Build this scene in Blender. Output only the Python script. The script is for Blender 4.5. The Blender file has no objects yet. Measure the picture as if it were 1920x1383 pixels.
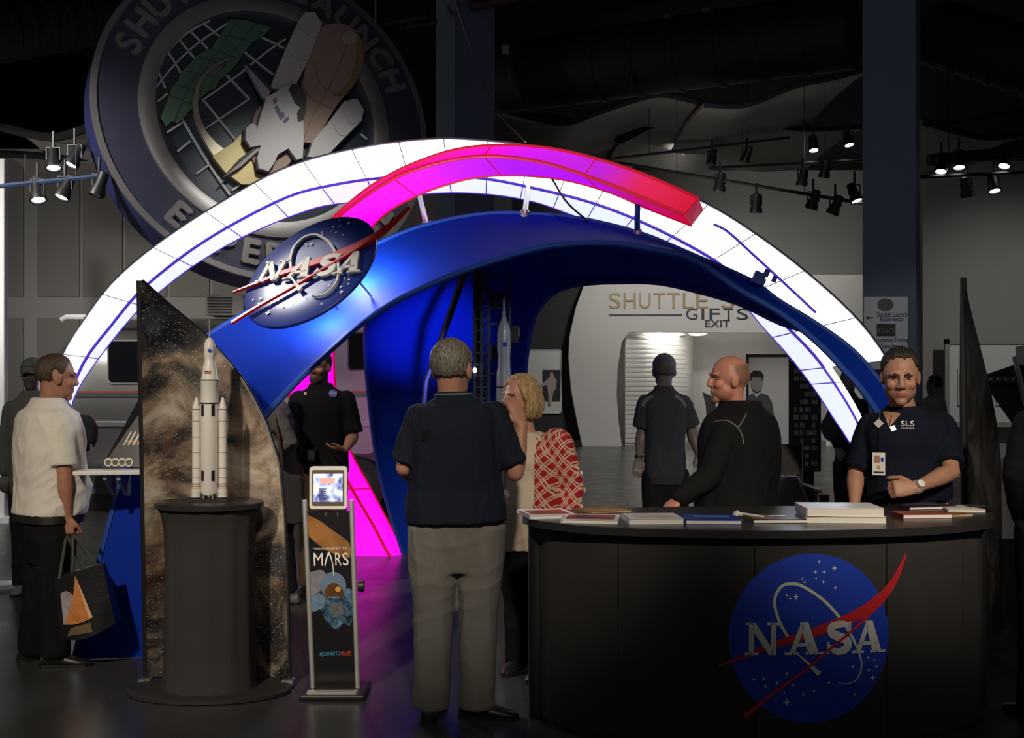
import bpy, bmesh, math, random
import numpy as np
from mathutils import Vector, Matrix, Quaternion, noise
from mathutils.geometry import tessellate_polygon

# ------------------------------------------------------------------ camera, world, lights, exposure
SC = bpy.context.scene
COL = SC.collection
F, CX, CY, CH = 2200.0, 960.0, 719.0, 1.6          # focal length in px, principal column, horizon row, eye height
cam_data = bpy.data.cameras.new('camera')
cam_data.sensor_width = 36.0
cam_data.lens = F / 1920.0 * 36.0
cam_data.shift_y = (CY - 691.5) / 1920.0
cam_data.clip_end = 200
cam = bpy.data.objects.new('camera', cam_data)
cam.location = (0, 0, CH)
cam.rotation_euler = (math.pi / 2, 0, 0)
COL.objects.link(cam)
SC.camera = cam
SC.view_settings.view_transform = 'Standard'
SC.view_settings.look = 'None'
SC.view_settings.gamma = 1.0
SC.view_settings.exposure = 0.0
SC.view_settings.use_curve_mapping = False
W = bpy.data.worlds.new('hall_ambient')
SC.world = W
W.use_nodes = True
W.node_tree.nodes['Background'].inputs[0].default_value = (1.0, 0.98, 0.95, 1)
W.node_tree.nodes['Background'].inputs[1].default_value = 0.055

def spot(name, loc, target, energy, angle=45, blend=0.6, color=(1, 1, 1), size=0.08):
    l = bpy.data.lights.new(name, 'SPOT')
    l.energy = energy; l.spot_size = math.radians(angle); l.spot_blend = blend
    l.color = color; l.shadow_soft_size = size
    o = bpy.data.objects.new(name, l)
    o.location = loc
    o.rotation_euler = (Vector(target) - Vector(loc)).to_track_quat('-Z', 'Y').to_euler()
    COL.objects.link(o)
    return o
def point(name, loc, energy, color=(1, 1, 1), size=0.05):
    l = bpy.data.lights.new(name, 'POINT')
    l.energy = energy; l.color = color; l.shadow_soft_size = size
    o = bpy.data.objects.new(name, l); o.location = loc
    COL.objects.link(o)
    return o
WARM = (1.0, 0.86, 0.68)
# unseen spots put in to light the booth and parts of the hall
spot('unseen_ceiling_spot', (-2.8, -0.6, 4.9), (-1.75, 6.2, 1.0), 1500, 26, 0.8, WARM, 0.15)
spot('unseen_ceiling_spot', (2.6, -0.8, 4.9), (1.75, 6.2, 1.35), 1800, 22, 0.9, WARM, 0.15)
spot('unseen_ceiling_spot', (0.4, -0.6, 4.9), (-0.15, 6.2, 1.2), 1050, 22, 0.8, WARM, 0.15)
spot('unseen_ceiling_spot', (-3.4, 5.2, 5.2), (-1.5, 8.9, 1.1), 700, 30, 0.9, WARM, 0.15)  # added to brighten the people under the canopy
spot('unseen_hall_spot', (-7.5, 12.0, 2.2), (-4.8, 17.0, 4.2), 160, 90, 0.9, (1, 0.97, 0.92), 0.3)
spot('unseen_hall_spot', (1.9, 14.5, 3.6), (3.6, 19.0, 5.4), 130, 75, 0.9, (1, 0.97, 0.92), 0.3)
spot('unseen_ceiling_spot', (-4.3, 7.8, 5.22), (-1.3, 6.65, 2.1), 600, 15, 0.8, (1, .97, .93), 0.12)  # unseen spot set to throw the white sheen on the emblem sign
spot('unseen_ceiling_spot', (-4.6, 3.0, 5.2), (-3.6, 9.0, 1.2), 420, 24, 0.9, (1, .97, .93), 0.15)  # added to lift the dark figure in the cap
spot('unseen_ceiling_spot', (0.6, 1.6, 6.0), (0.1, 7.9, 2.95), 420, 24, 1.0, (.92, .96, 1), 0.15)  # added from the front to brighten the blue canopy crown
spot('unseen_hall_spot', (3.6, 15.0, 5.2), (4.5, 19.5, 1.1), 420, 26, 0.9, (1, .97, .92), 0.15)  # added to brighten the portrait poster and text pillar
spot('unseen_hall_spot', (5.4, 7.5, 5.6), (4.15, 12.7, 2.2), 170, 14, 0.9, (1, .97, .92), 0.12)  # added to brighten the wayfinding sign on the column
# hall lighting farther back
spot('unseen_hall_spot', (3.0, 21.0, 6.0), (4.4, 29.5, 1.8), 3500, 75, 0.9, (1, 0.97, 0.92), 0.3)
spot('unseen_hall_spot', (9.5, 22.0, 6.4), (8.0, 31.5, 6.0), 520, 40, 0.9, (1, 0.97, 0.92), 0.2)
spot('unseen_hall_spot', (8.6, 14.0, 5.6), (8.6, 19.5, 1.8), 380, 60, 0.9, (1, 0.97, 0.92), 0.2)
spot('unseen_hall_spot', (-5.8, 9.5, 5.2), (-4.6, 14.0, 1.6), 800, 75, 0.9, (1, 0.96, 0.9), 0.2)
spot('unseen_hall_spot', (-1.5, 7.0, 6.3), (-2.9, 13.0, 4.5), 75, 40, 0.9, (1, 0.97, 0.92), 0.2)
spot('unseen_hall_spot', (-1.6, 11.0, 5.6), (-2.2, 14.0, 1.5), 260, 70, 0.9, (1, 0.97, 0.92), 0.2)

# ------------------------------------------------------------------ helpers
V = Vector
def P(px, py, d):
    return V(((px - CX) / F * d, d, CH - (py - CY) / F * d))
def S(d):
    return F / d                                   # px per metre at depth d
def R(a):
    return math.radians(a)

class MB:
    """collects geometry of ONE mesh object (world coordinates)"""
    def __init__(s):
        s.v = []; s.f = []
    def add(s, vs, fs):
        o = len(s.v)
        s.v += [V(p) for p in vs]
        s.f += [tuple(i + o for i in f) for f in fs]
        return s
    def box(s, c, size, rot=None):
        c = V(c); hx, hy, hz = size[0] / 2, size[1] / 2, size[2] / 2
        vs = [V((x, y, z)) for x in (-hx, hx) for y in (-hy, hy) for z in (-hz, hz)]
        if rot is not None: vs = [rot @ p for p in vs]
        return s.add([p + c for p in vs], [(0, 1, 3, 2), (4, 6, 7, 5), (0, 4, 5, 1), (2, 3, 7, 6), (0, 2, 6, 4), (1, 5, 7, 3)])
    def loft(s, rings, cap=True, closed=True):
        n = len(rings[0]); vs = [p for r in rings for p in r]; fs = []
        for i in range(len(rings) - 1):
            for j in range(n if closed else n - 1):
                a = i * n + j; b = i * n + (j + 1) % n
                fs.append((a, b, b + n, a + n))
        if cap and closed:
            fs.append(tuple(range(n))[::-1]); k = (len(rings) - 1) * n
            fs.append(tuple(range(k, k + n)))
        return s.add(vs, fs)
    def tube(s, pts, r, n=8, cap=True, flat=1.0):
        pts = [V(p) for p in pts]
        if not isinstance(r, (list, tuple)): r = [r] * len(pts)
        rings = []; t0 = (pts[1] - pts[0]).normalized()
        up = V((0, 0, 1)) if abs(t0.z) < 0.9 else V((0, 1, 0))
        x = t0.cross(up).normalized()
        for i, p in enumerate(pts):
            a = pts[max(i - 1, 0)]; b = pts[min(i + 1, len(pts) - 1)]
            t = (b - a).normalized()
            x = (x - t * x.dot(t)).normalized(); y = t.cross(x)
            rings.append([p + (x * math.cos(2 * math.pi * k / n) + y * flat * math.sin(2 * math.pi * k / n)) * r[i] for k in range(n)])
        return s.loft(rings, cap)
    def capsule(s, pts, r, n=12):
        """tube with rounded ends"""
        pts = [V(p) for p in pts]
        if not isinstance(r, (list, tuple)): r = [r] * len(pts)
        t0 = (pts[0] - pts[1]).normalized(); t1 = (pts[-1] - pts[-2]).normalized()
        pp = []; rr = []
        for k in (1.0, 0.85, 0.5): pp.append(pts[0] + t0 * r[0] * k); rr.append(r[0] * max(math.sqrt(1 - k * k), 0.05))
        pp += pts; rr += list(r)
        for k in (0.5, 0.85, 1.0): pp.append(pts[-1] + t1 * r[-1] * k); rr.append(r[-1] * max(math.sqrt(1 - k * k), 0.05))
        return s.tube(pp, rr, n)
    def lathe(s, prof, c=(0, 0, 0), n=24, sx=1, sy=1, axis=None):
        c = V(c); rings = []
        q = V((0, 0, 1)).rotation_difference(V(axis)) if axis is not None else None
        for r, z in prof:
            ring = [V((r * sx * math.cos(2 * math.pi * k / n), r * sy * math.sin(2 * math.pi * k / n), z)) for k in range(n)]
            if q: ring = [q @ p for p in ring]
            rings.append([p + c for p in ring])
        return s.loft(rings)
    def ell(s, c, r, M=None, n=16, m=10):
        c = V(c); rings = []
        for i in range(m + 1):
            a = -math.pi / 2 + math.pi * i / m
            ca, sa = max(math.cos(a), 0.02), math.sin(a)
            ring = [V((r[0] * ca * math.cos(2 * math.pi * k / n), r[1] * ca * math.sin(2 * math.pi * k / n), r[2] * sa)) for k in range(n)]
            ring = [(M @ (p + c)) if M is not None else p + c for p in ring]
            rings.append(ring)
        return s.loft(rings)
    def grid(s, rows, flip=False):
        n = len(rows[0]); vs = [p for r in rows for p in r]; fs = []
        for i in range(len(rows) - 1):
            for j in range(n - 1):
                a = i * n + j
                fs.append((a, a + n, a + n + 1, a + 1) if flip else (a, a + 1, a + n + 1, a + n))
        return s.add(vs, fs)
    def slab(s, rows, off):
        """grid sheet with real thickness: off = Vector or function(point)->Vector"""
        g = off if callable(off) else (lambda p: off)
        back = [[p + g(p) for p in r] for r in rows]
        s.grid(rows); s.grid(back, True)
        n = len(rows[0])
        edge = [rows[0][j] for j in range(n)] + [r[-1] for r in rows[1:]] + rows[-1][-2::-1] + [r[0] for r in rows[-2:0:-1]]
        be = [back[0][j] for j in range(n)] + [r[-1] for r in back[1:]] + back[-1][-2::-1] + [r[0] for r in back[-2:0:-1]]
        k = len(edge)
        s.add(edge + be, [(i, i + k, (i + 1) % k + k, (i + 1) % k) for i in range(k)])
        return s
    def poly(s, pts, mp, h0=0.0, h1=None, sub=0):
        """2D polygon through mapper mp(u,v,h); with h1 extruded"""
        tri = tessellate_polygon([[V((p[0], p[1], 0)) for p in pts]])
        if h1 is None:
            bm = None
            if sub:
                P2, T2 = [tuple(p) for p in pts], [tuple(t) for t in tri]
                for _ in range(sub):
                    cache = {}; T3 = []
                    def mid(a, b):
                        k = (min(a, b), max(a, b))
                        if k not in cache:
                            P2.append(((P2[a][0] + P2[b][0]) / 2, (P2[a][1] + P2[b][1]) / 2)); cache[k] = len(P2) - 1
                        return cache[k]
                    for a, b, c in T2:
                        ab, bc, ca = mid(a, b), mid(b, c), mid(c, a)
                        T3 += [(a, ab, ca), (ab, b, bc), (ca, bc, c), (ab, bc, ca)]
                    T2 = T3
                return s.add([mp(p[0], p[1], h0) for p in P2], T2)
            return s.add([mp(p[0], p[1], h0) for p in pts], [tuple(t) for t in tri])
        n = len(pts)
        vs = [mp(p[0], p[1], h1) for p in pts] + [mp(p[0], p[1], h0) for p in pts]
        fs = [tuple(t) for t in tri] + [(t[2] + n, t[1] + n, t[0] + n) for t in tri]
        fs += [(i, (i + 1) % n, (i + 1) % n + n, i + n) for i in range(n)]
        return s.add(vs, fs)

def setp(o, label=None, cat=None, group=None, kind=None):
    if label: o['label'] = label
    if cat: o['category'] = cat
    if group: o['group'] = group
    if kind: o['kind'] = kind
    return o
def wpos(o):
    p = V((0, 0, 0))
    while o is not None:
        p = p + o.location; o = o.parent
    return p
def mk(name, mb, mat, parent=None, smooth=True, origin=None, bevel=0.0, angle=40, keep_normals=False):
    me = bpy.data.meshes.new(name)
    if parent is not None: org = wpos(parent); loc = V((0, 0, 0))
    else:
        if origin is None:
            a = np.array([tuple(p) for p in mb.v]); lo = a.min(0); hi = a.max(0)
            org = V(((lo[0] + hi[0]) / 2, (lo[1] + hi[1]) / 2, lo[2]))
        else: org = V(origin)
        loc = org
    me.from_pydata([tuple(p - org) for p in mb.v], [], mb.f)
    if not keep_normals:
        bm = bmesh.new(); bm.from_mesh(me)
        bmesh.ops.recalc_face_normals(bm, faces=bm.faces)
        bm.to_mesh(me); bm.free()
    if mat is not None: me.materials.append(mat)
    if smooth:
        me.polygons.foreach_set('use_smooth', [True] * len(me.polygons))
        try: me.set_sharp_from_angle(angle=R(angle))
        except Exception: pass
    o = bpy.data.objects.new(name, me)
    o.location = loc
    if parent is not None: o.parent = parent
    COL.objects.link(o)
    if bevel > 0:
        m = o.modifiers.new('soft_edge', 'BEVEL'); m.width = bevel; m.segments = 2; m.limit_method = 'ANGLE'; m.angle_limit = R(40)
    return o
def empty(name, loc, label, cat, group=None, kind=None):
    o = bpy.data.objects.new(name, None); o.location = loc; o.empty_display_size = 0.1
    COL.objects.link(o)
    return setp(o, label, cat, group, kind)
def thing(name, mb, mat, label, cat, group=None, **kw):
    return setp(mk(name, mb, mat, **kw), label, cat, group)
def copy_tree(o, loc, label=None, parent=None):
    c = o.copy(); COL.objects.link(c)
    if parent is None: c.location = loc
    else: c.parent = parent
    if label: c['label'] = label
    for ch in list(o.children): copy_tree(ch, None, None, c)
    return c

def cr(pts, n):
    """Catmull-Rom through points, n+1 samples uniform in chord length"""
    pts = [V(p) for p in pts]
    L = [0.0]
    for a, b in zip(pts, pts[1:]): L.append(L[-1] + (b - a).length)
    out = []
    for i in range(n + 1):
        s = L[-1] * i / n; k = 0
        while k < len(L) - 2 and s > L[k + 1]: k += 1
        t = (s - L[k]) / max(L[k + 1] - L[k], 1e-9)
        p1, p2 = pts[k], pts[k + 1]
        dl = L[k + 1] - L[k]
        m1 = (p2 - pts[k - 1]) / max(L[k + 1] - L[k - 1], 1e-9) * dl if k > 0 else p2 - p1
        m2 = (pts[k + 2] - p1) / max(L[k + 2] - L[k], 1e-9) * dl if k + 2 < len(pts) else p2 - p1
        t2, t3 = t * t, t * t * t
        out.append(p1 * (2 * t3 - 3 * t2 + 1) + m1 * (t3 - 2 * t2 + t) + p2 * (-2 * t3 + 3 * t2) + m2 * (t3 - t2))
    return out
def frame_map(o, ux, uy):
    """mapper of a flat frame: (u,v,h) -> o + u*ux + v*uy + h*n"""
    ux, uy, o = V(ux), V(uy), V(o); n = ux.cross(uy).normalized()
    return lambda u, v, h=0.0: o + ux * u + uy * v + n * h
_tc = {}
def text_geo(s):
    """built-in font outlines, normalised to width 1 x height 1"""
    if s not in _tc:
        cu = bpy.data.curves.new('lettering', 'FONT'); cu.body = s; cu.resolution_u = 4
        ob = bpy.data.objects.new('lettering', cu); COL.objects.link(ob)
        dg = bpy.context.evaluated_depsgraph_get()
        me = bpy.data.meshes.new_from_object(ob.evaluated_get(dg))
        vs = [v.co.copy() for v in me.vertices]; fs = [tuple(p.vertices) for p in me.polygons]
        bpy.data.objects.remove(ob); bpy.data.curves.remove(cu); bpy.data.meshes.remove(me)
        x0 = min(v.x for v in vs); x1 = max(v.x for v in vs); y0 = min(v.y for v in vs); y1 = max(v.y for v in vs)
        _tc[s] = ([((v.x - x0) / (x1 - x0), (v.y - y0) / (y1 - y0)) for v in vs], fs, (x1 - x0) / (y1 - y0))
    return _tc[s]
def text_on(mb, s, mp, u0, v0, w, hgt, h=0.0, thick=0.0, shear=0.0):
    vs, fs, asp = text_geo(s)
    q = [(u0 + a * w + b * hgt * shear, v0 + b * hgt) for a, b in vs]
    mb.add([mp(a, b, h) for a, b in q], fs)
    if thick:
        n = len(vs); cnt = {}
        for f in fs:
            for i in range(len(f)):
                e = (f[i], f[(i + 1) % len(f)]); cnt[e] = 1
        ed = [e for e in cnt if (e[1], e[0]) not in cnt]
        mb.add([mp(a, b, h) for a, b in q] + [mp(a, b, h - thick) for a, b in q], [(a, a + n, b + n, b) for a, b in ed])
    return mb

# ------------------------------------------------------------------ materials
def mat(name, col, rough=0.6, metal=0.0, bump=None, emit=None, estr=0.0, vary=0.0, vscale=6.0, spec=0.5, sheen=0.0, alpha=None):
    m = bpy.data.materials.new(name); m.use_nodes = True
    nt = m.node_tree; b = nt.nodes['Principled BSDF']
    b.inputs['Base Color'].default_value = (*col, 1); b.inputs['Roughness'].default_value = rough
    b.inputs['Metallic'].default_value = metal; b.inputs['Specular IOR Level'].default_value = spec
    if sheen: b.inputs['Sheen Weight'].default_value = sheen
    if emit is not None:
        b.inputs['Emission Color'].default_value = (*emit, 1); b.inputs['Emission Strength'].default_value = estr
    tc = nt.nodes.new('ShaderNodeTexCoord')
    if vary:
        n = nt.nodes.new('ShaderNodeTexNoise'); n.inputs['Scale'].default_value = vscale; n.inputs['Detail'].default_value = 5
        nt.links.new(tc.outputs['Object'], n.inputs['Vector'])
        mx = nt.nodes.new('ShaderNodeMix'); mx.data_type = 'RGBA'
        mx.inputs['A'].default_value = (*[c * (1 - vary) for c in col], 1); mx.inputs['B'].default_value = (*[min(c * (1 + vary), 1) for c in col], 1)
        nt.links.new(n.outputs['Fac'], mx.inputs['Factor']); nt.links.new(mx.outputs['Result'], b.inputs['Base Color'])
    if bump:
        n = nt.nodes.new('ShaderNodeTexNoise'); n.inputs['Scale'].default_value = bump[0]; n.inputs['Detail'].default_value = 4
        nt.links.new(tc.outputs['Object'], n.inputs['Vector'])
        bp = nt.nodes.new('ShaderNodeBump'); bp.inputs['Strength'].default_value = bump[1]; bp.inputs['Distance'].default_value = 0.01
        nt.links.new(n.outputs['Fac'], bp.inputs['Height']); nt.links.new(bp.outputs['Normal'], b.inputs['Normal'])
    return m
class NT:
    """small node-graph builder"""
    def __init__(s, m): s.t = m.node_tree; s.b = s.t.nodes['Principled BSDF']
    def n(s, typ, **kw):
        x = s.t.nodes.new(typ)
        for k, v in kw.items():
            if k.startswith('_'): setattr(x, k[1:], v)
            else: x.inputs[k.replace('__', ' ')].default_value = v
        return x
    def l(s, a, b): s.t.links.new(a, b)
    def math(s, op, a, b=None, c=None):
        x = s.t.nodes.new('ShaderNodeMath'); x.operation = op
        for i, q in enumerate((a, b, c)):
            if q is None: continue
            if isinstance(q, (int, float)): x.inputs[i].default_value = q
            else: s.l(q, x.inputs[i])
        return x.outputs[0]
    def mix(s, f, a, b):
        x = s.t.nodes.new('ShaderNodeMix'); x.data_type = 'RGBA'
        for k, q in (('Factor', f), ('A', a), ('B', b)):
            if isinstance(q, (int, float)): x.inputs[k].default_value = q
            elif isinstance(q, tuple): x.inputs[k].default_value = (*q, 1)
            else: s.l(q, x.inputs[k])
        return x.outputs['Result']
    def ramp(s, f, stops):
        x = s.t.nodes.new('ShaderNodeValToRGB'); e = x.color_ramp.elements
        while len(e) < len(stops): e.new(0.5)
        for el, (p, c) in zip(e, stops): el.position = p; el.color = (*c, 1)
        s.l(f, x.inputs[0]); return x.outputs[0]
def attr_mat(name, rough=0.6, bump=None, spec=0.4, sss=0.0):
    """base colour from the mesh colour attribute 'tone' (natural colouring of the thing)"""
    m = mat(name, (0.5, 0.5, 0.5), rough, bump=bump, spec=spec)
    g = NT(m); a = g.n('ShaderNodeVertexColor'); a.layer_name = 'tone'
    g.l(a.outputs['Color'], g.b.inputs['Base Color'])
    if sss: g.b.inputs['Subsurface Weight'].default_value = sss; g.b.inputs['Subsurface Radius'].default_value = (0.02, 0.008, 0.004)
    return m
def set_tone(o, cols):
    me = o.data
    a = me.color_attributes.new('tone', 'FLOAT_COLOR', 'POINT')
    a.data.foreach_set('color', np.asarray(cols, dtype=np.float32).ravel())

M = {}
M['black'] = mat('black_plastic', (0.012, 0.012, 0.013), 0.45)
M['blackmetal'] = mat('black_metal', (0.02, 0.02, 0.022), 0.4, 0.6)
M['blackfab'] = mat('black_stretch_fabric', (0.045, 0.043, 0.042), 0.85, bump=(140, 0.25), vary=0.25, vscale=3, spec=0.2)
M['chrome'] = mat('brushed_silver', (0.78, 0.78, 0.76), 0.35, 0.7)
M['steel'] = mat('dull_steel', (0.45, 0.45, 0.46), 0.4, 0.9)
M['white'] = mat('white_paint', (0.8, 0.8, 0.78), 0.45)
M['cream'] = mat('cream_paper', (0.78, 0.74, 0.66), 0.6)
M['paper'] = mat('white_paper', (0.82, 0.82, 0.8), 0.55)
M['navy_print'] = mat('emblem_blue', (0.012, 0.055, 0.55), 0.5, vary=0.12, vscale=5)
M['red_print'] = mat('emblem_red', (0.62, 0.02, 0.03), 0.5)
M['white_print'] = mat('emblem_white', (0.72, 0.75, 0.74), 0.5)
M['lens'] = mat('lamp_lens', (1, 1, 1), 0.3, emit=(1, 0.96, 0.9), estr=6.0)
# ------------------------------------------------------------------ the setting
M['floor'] = mat('polished_dark_floor', (0.05, 0.05, 0.051), 0.16, vary=0.3, vscale=0.8, spec=0.5)
g = NT(M['floor'])
tc = g.n('ShaderNodeTexCoord'); nz = g.n('ShaderNodeTexNoise', Scale=3.0, Detail=6.0)
g.l(tc.outputs['Object'], nz.inputs['Vector'])
g.l(g.math('MULTIPLY_ADD', nz.outputs['Fac'], 0.2, 0.2), g.b.inputs['Roughness'])
M['ceil'] = mat('black_ceiling', (0.006, 0.006, 0.007), 0.9)
M['duct'] = mat('black_duct', (0.022, 0.022, 0.022), 0.7, vary=0.3)
M['pipe'] = mat('dark_red_pipe', (0.05, 0.018, 0.016), 0.6)
M['wallgrey'] = mat('grey_wall', (0.34, 0.33, 0.31), 0.85, vary=0.06, vscale=1.0)
M['wallpanel'] = mat('grey_wall_panel', (0.22, 0.21, 0.19), 0.85, vary=0.1, vscale=30)
M['walltrim'] = mat('pale_wall_batten', (0.33, 0.32, 0.30), 0.8)
M['column'] = mat('slate_blue_column', (0.15, 0.21, 0.27), 0.8, vary=0.1)
M['facade'] = mat('white_facade', (0.62, 0.6, 0.57), 0.6)
M['inner'] = mat('shop_interior', (0.55, 0.53, 0.49), 0.7)
M['gold'] = mat('bronze_letters', (0.36, 0.25, 0.12), 0.5)
M['darkletter'] = mat('charcoal_letters', (0.02, 0.03, 0.035), 0.5)
M['board'] = mat('pale_board', (0.7, 0.69, 0.66), 0.5)
M['wave'] = mat('wavy_acoustic_panel', (0.28, 0.265, 0.235), 0.85, vary=0.15, vscale=2)

def struct(name, mb, m, parent=None, **kw):
    o = mk(name, mb, m, parent, **kw)
    if parent is None: o['kind'] = 'structure'
    return o
struct('floor', MB().box((0, 17, -0.05), (60, 50, 0.1)), M['floor'], smooth=False)
struct('ceiling', MB().box((0, 24, 7.7), (60, 36, 0.2)), M['ceil'], smooth=False)
struct('wall_back', MB().box((4, 33.1, 3.8), (52, 0.2, 7.6)), M['wallgrey'], smooth=False)
wl = struct('wall_left', MB().box((-6.2, 17.1, 2.5), (12.4, 0.2, 5.0)), M['walltrim'], smooth=False)
xs = [-30, 48, 68, 153, 233, 316, 396, 476, 556, 636, 716]
for a, b in zip(xs, xs[1:]):
    if b - a < 30: continue
    p0 = P(a + 3, 0, 17); p1 = P(b - 3, 0, 17)
    for z0, z1 in ((2.86, 4.9), (0.1, 2.55)):
        mk('wall_panel', MB().box(((p0.x + p1.x) / 2, 16.985, (z0 + z1) / 2), (p1.x - p0.x, 0.03, z1 - z0)), M['wallpanel'], wl, smooth=False)
wr = struct('wall_right', MB().box((11.2, 20.1, 2.7), (8.4, 0.2, 5.4)), M['wallgrey'], smooth=False)
# columns
for nm, px, d, w, rz in (('column_1', 872, 16.0, 0.60, 28), ('column_2', 1672, 13.2, 0.56, -24)):
    c = P(px, 0, d)
    struct(nm, MB().box((c.x, d, 3.8), (w, w, 7.6), Matrix.Rotation(R(rz), 3, 'Z')), M['column'], smooth=False)
# gift shop front at 30 m
D = 30.0
def gp(px, py): return P(px, py, D)
fl = 719 + CH * F / D
out = [(1092, fl), (1082, 790), (1071, 730), (1066, 670), (1068, 630), (1080, 575), (1096, 532), (1104, 515), (1640, 515), (1640, fl),
       (1556, fl), (1556, 640), (1530, 624), (1180, 622), (1166, 640), (1158, 690), (1156, 740), (1160, 790), (1166, fl)]
mpd = lambda u, v, h=0: gp(u, v) + V((0, -h, 0))
wg = struct('wall_shop', MB().poly(out, mpd, -0.35, 0.0), M['facade'], smooth=False)
# left darker return of the front, and the shop room behind the opening
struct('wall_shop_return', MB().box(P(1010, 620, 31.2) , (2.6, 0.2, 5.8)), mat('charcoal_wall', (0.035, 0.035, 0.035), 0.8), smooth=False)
struct('wall_shop_inner', MB().box((P(1350, 0, 36).x, 36, 1.6), (9, 0.15, 3.2)), M['inner'], smooth=False)
struct('ceiling_shop', MB().box((P(1350, 0, 33).x, 33.0, 3.12), (8, 5.2, 0.1)), M['inner'], smooth=False)
# curved slatted wall inside the opening
sw = struct('wall_slatted', MB().grid([[V((P(1172, 0, 30.5).x + 2.3 * math.sin(t * 1.5) , 30.5 + 3.8 * (1 - math.cos(t * 1.5)), z)) for t in [i / 12 for i in range(13)]] for z in (0.0, 3.0)]), M['inner'])
for k in range(24):
    z = 0.06 + k * 0.122
    rows = [[V((P(1172, 0, 30.5).x + 0.02 + (2.26 - q) * math.sin(t * 1.5), 30.46 + (3.8) * (1 - math.cos(t * 1.5)) - q, z + dz)) for t in [i / 12 for i in range(13)]] for dz, q in ((0, 0.0), (0.06, 0.018), (0.112, 0.0))]
    mk('slat', MB().grid(rows), M['facade'], sw)
for k, px in enumerate((1192, 1231, 1269, 1308)):
    c = P(px, 625, 31.2)
    o = empty('ceiling_light', c, 'oval recessed ceiling light inside the shop entrance, %s from its curved slatted wall' % ('first', 'second', 'third', 'fourth')[k], 'ceiling light', 'oval lights in the shop entrance')
    mk('rim', MB().lathe([(0.25, 0), (0.25, -0.03), (0.21, -0.03), (0.21, 0)], c, 20, 1, 1.6), M['white'], o)
    mk('diffuser', MB().lathe([(0.21, -0.005), (0.2, -0.035), (0.12, -0.05), (0.01, -0.055)], c, 20, 1, 1.6), M['lens'], o)
point('added_shop_lamp', (P(1250, 0, 30.6).x, 30.65, 3.0), 60, (1, 0.96, 0.9), 0.05)  # extra lamps hidden behind the lintel brighten the shop inside
point('added_shop_lamp', (P(1420, 0, 30.6).x, 30.65, 3.0), 60, (1, 0.96, 0.9), 0.05)
# lettering on the shop front
lt = empty('shop_sign_lettering', gp(1270, 613) + V((0, -0.05, 0)), 'bronze and charcoal shop sign lettering on the pale curved shop front', 'sign')
fm = frame_map(gp(0, 0) + V((0, -0.04, 0)), gp(1, 0) - gp(0, 0), gp(0, 0) - gp(0, 1))
def px_text(s, x0, x1, y0, y1, m, name, parent, mp, thick=0.03, rows=None, **kw):
    mb = MB(); text_on(mb, s, mp, x0, -y1, x1 - x0, y1 - y0, 0.0, thick, **kw)
    return mk(name, mb, m, parent, smooth=False, keep_normals=True)
for ch, x0, x1 in (('S', 1141, 1164), ('H', 1169, 1192), ('U', 1198, 1220), ('T', 1225, 1247), ('T', 1251, 1274), ('L', 1280, 1300), ('E', 1305, 1327), ('S', 1352, 1376), ('S', 1538, 1560)):
    px_text(ch, x0, x1, 549, 578, M['gold'], 'letter', lt, fm)
for i, ch in enumerate('GIFTS'):
    x0 = (1286, 1315, 1330, 1356, 1381)[i]; x1 = (1307, 1320, 1349, 1375, 1402)[i]
    px_text(ch, x0, x1, 578, 599, M['darkletter'], 'letter', lt, fm)
px_text('EXIT', 1322, 1368, 600, 613, M['darkletter'], 'exit_lettering', lt, fm)
mk('rule_line', MB().poly([(1142, -592), (1279, -592), (1279, -589), (1142, -589)], fm, -0.02, 0.0), M['darkletter'], lt, smooth=False)
# wayfinding sign on the slate column
d = 12.7
wf = empty('wayfinding_sign', P(1661, 690, d), 'white directional sign with arrow and small round crest on the slate column', 'sign')
wm = frame_map(P(0, 0, d), P(1, 0, d) - P(0, 0, d), P(0, 0, d) - P(0, 1, d))
mk('sign_board', MB().poly([(1620, -556), (1702, -556), (1702, -692), (1620, -692)], wm, -0.03, 0.0), mat('sign_white', (0.6, 0.61, 0.63), 0.5), wf, smooth=False)
for s, x0, x1, y0, y1 in (('Shuttle Launch', 1644, 1701, 584, 594), ('Experience', 1651, 1693, 594, 604), ('Astronaut Training', 1644, 1702, 633, 643), ('Simulator', 1652, 1692, 644, 653)):
    px_text(s, x0, x1, y0, y1, M['darkletter'], 'lettering', wf, frame_map(P(0, 0, d) + V((0, -0.004, 0)), P(1, 0, d) - P(0, 0, d), P(0, 0, d) - P(0, 1, d)), 0)
wm2 = lambda u, v, h=0: wm(u, v, h + 0.004)
mk('crest', MB().poly([(1660 + 15 * math.cos(a), -571 + 12 * math.sin(a)) for a in np.linspace(0, 2 * math.pi, 24, endpoint=False)], wm2), mat('crest_grey', (0.12, 0.12, 0.12), 0.5, vary=0.9, vscale=40), wf, smooth=False)
mk('arrow', MB().poly([(1623, -595.5), (1628, -592), (1628, -594.5), (1637, -594.5), (1637, -596.5), (1628, -596.5), (1628, -599)], wm2), M['darkletter'], wf, smooth=False)
mk('plaque', MB().poly([(1644, -607), (1679, -607), (1679, -630), (1644, -630)], wm2), M['darkletter'], wf, smooth=False)
px_text('ATLANTIS', 1646, 1677, 615, 625, M['gold'], 'plaque_lettering', wf, lambda u, v, h=0: wm(u, v, h + 0.008), 0)
for yy in (575, 660): mk('mount_arm', MB().box(P(1668, yy, 12.86), (.04, .3, .03)), M['steel'], wf, smooth=False)
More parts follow.
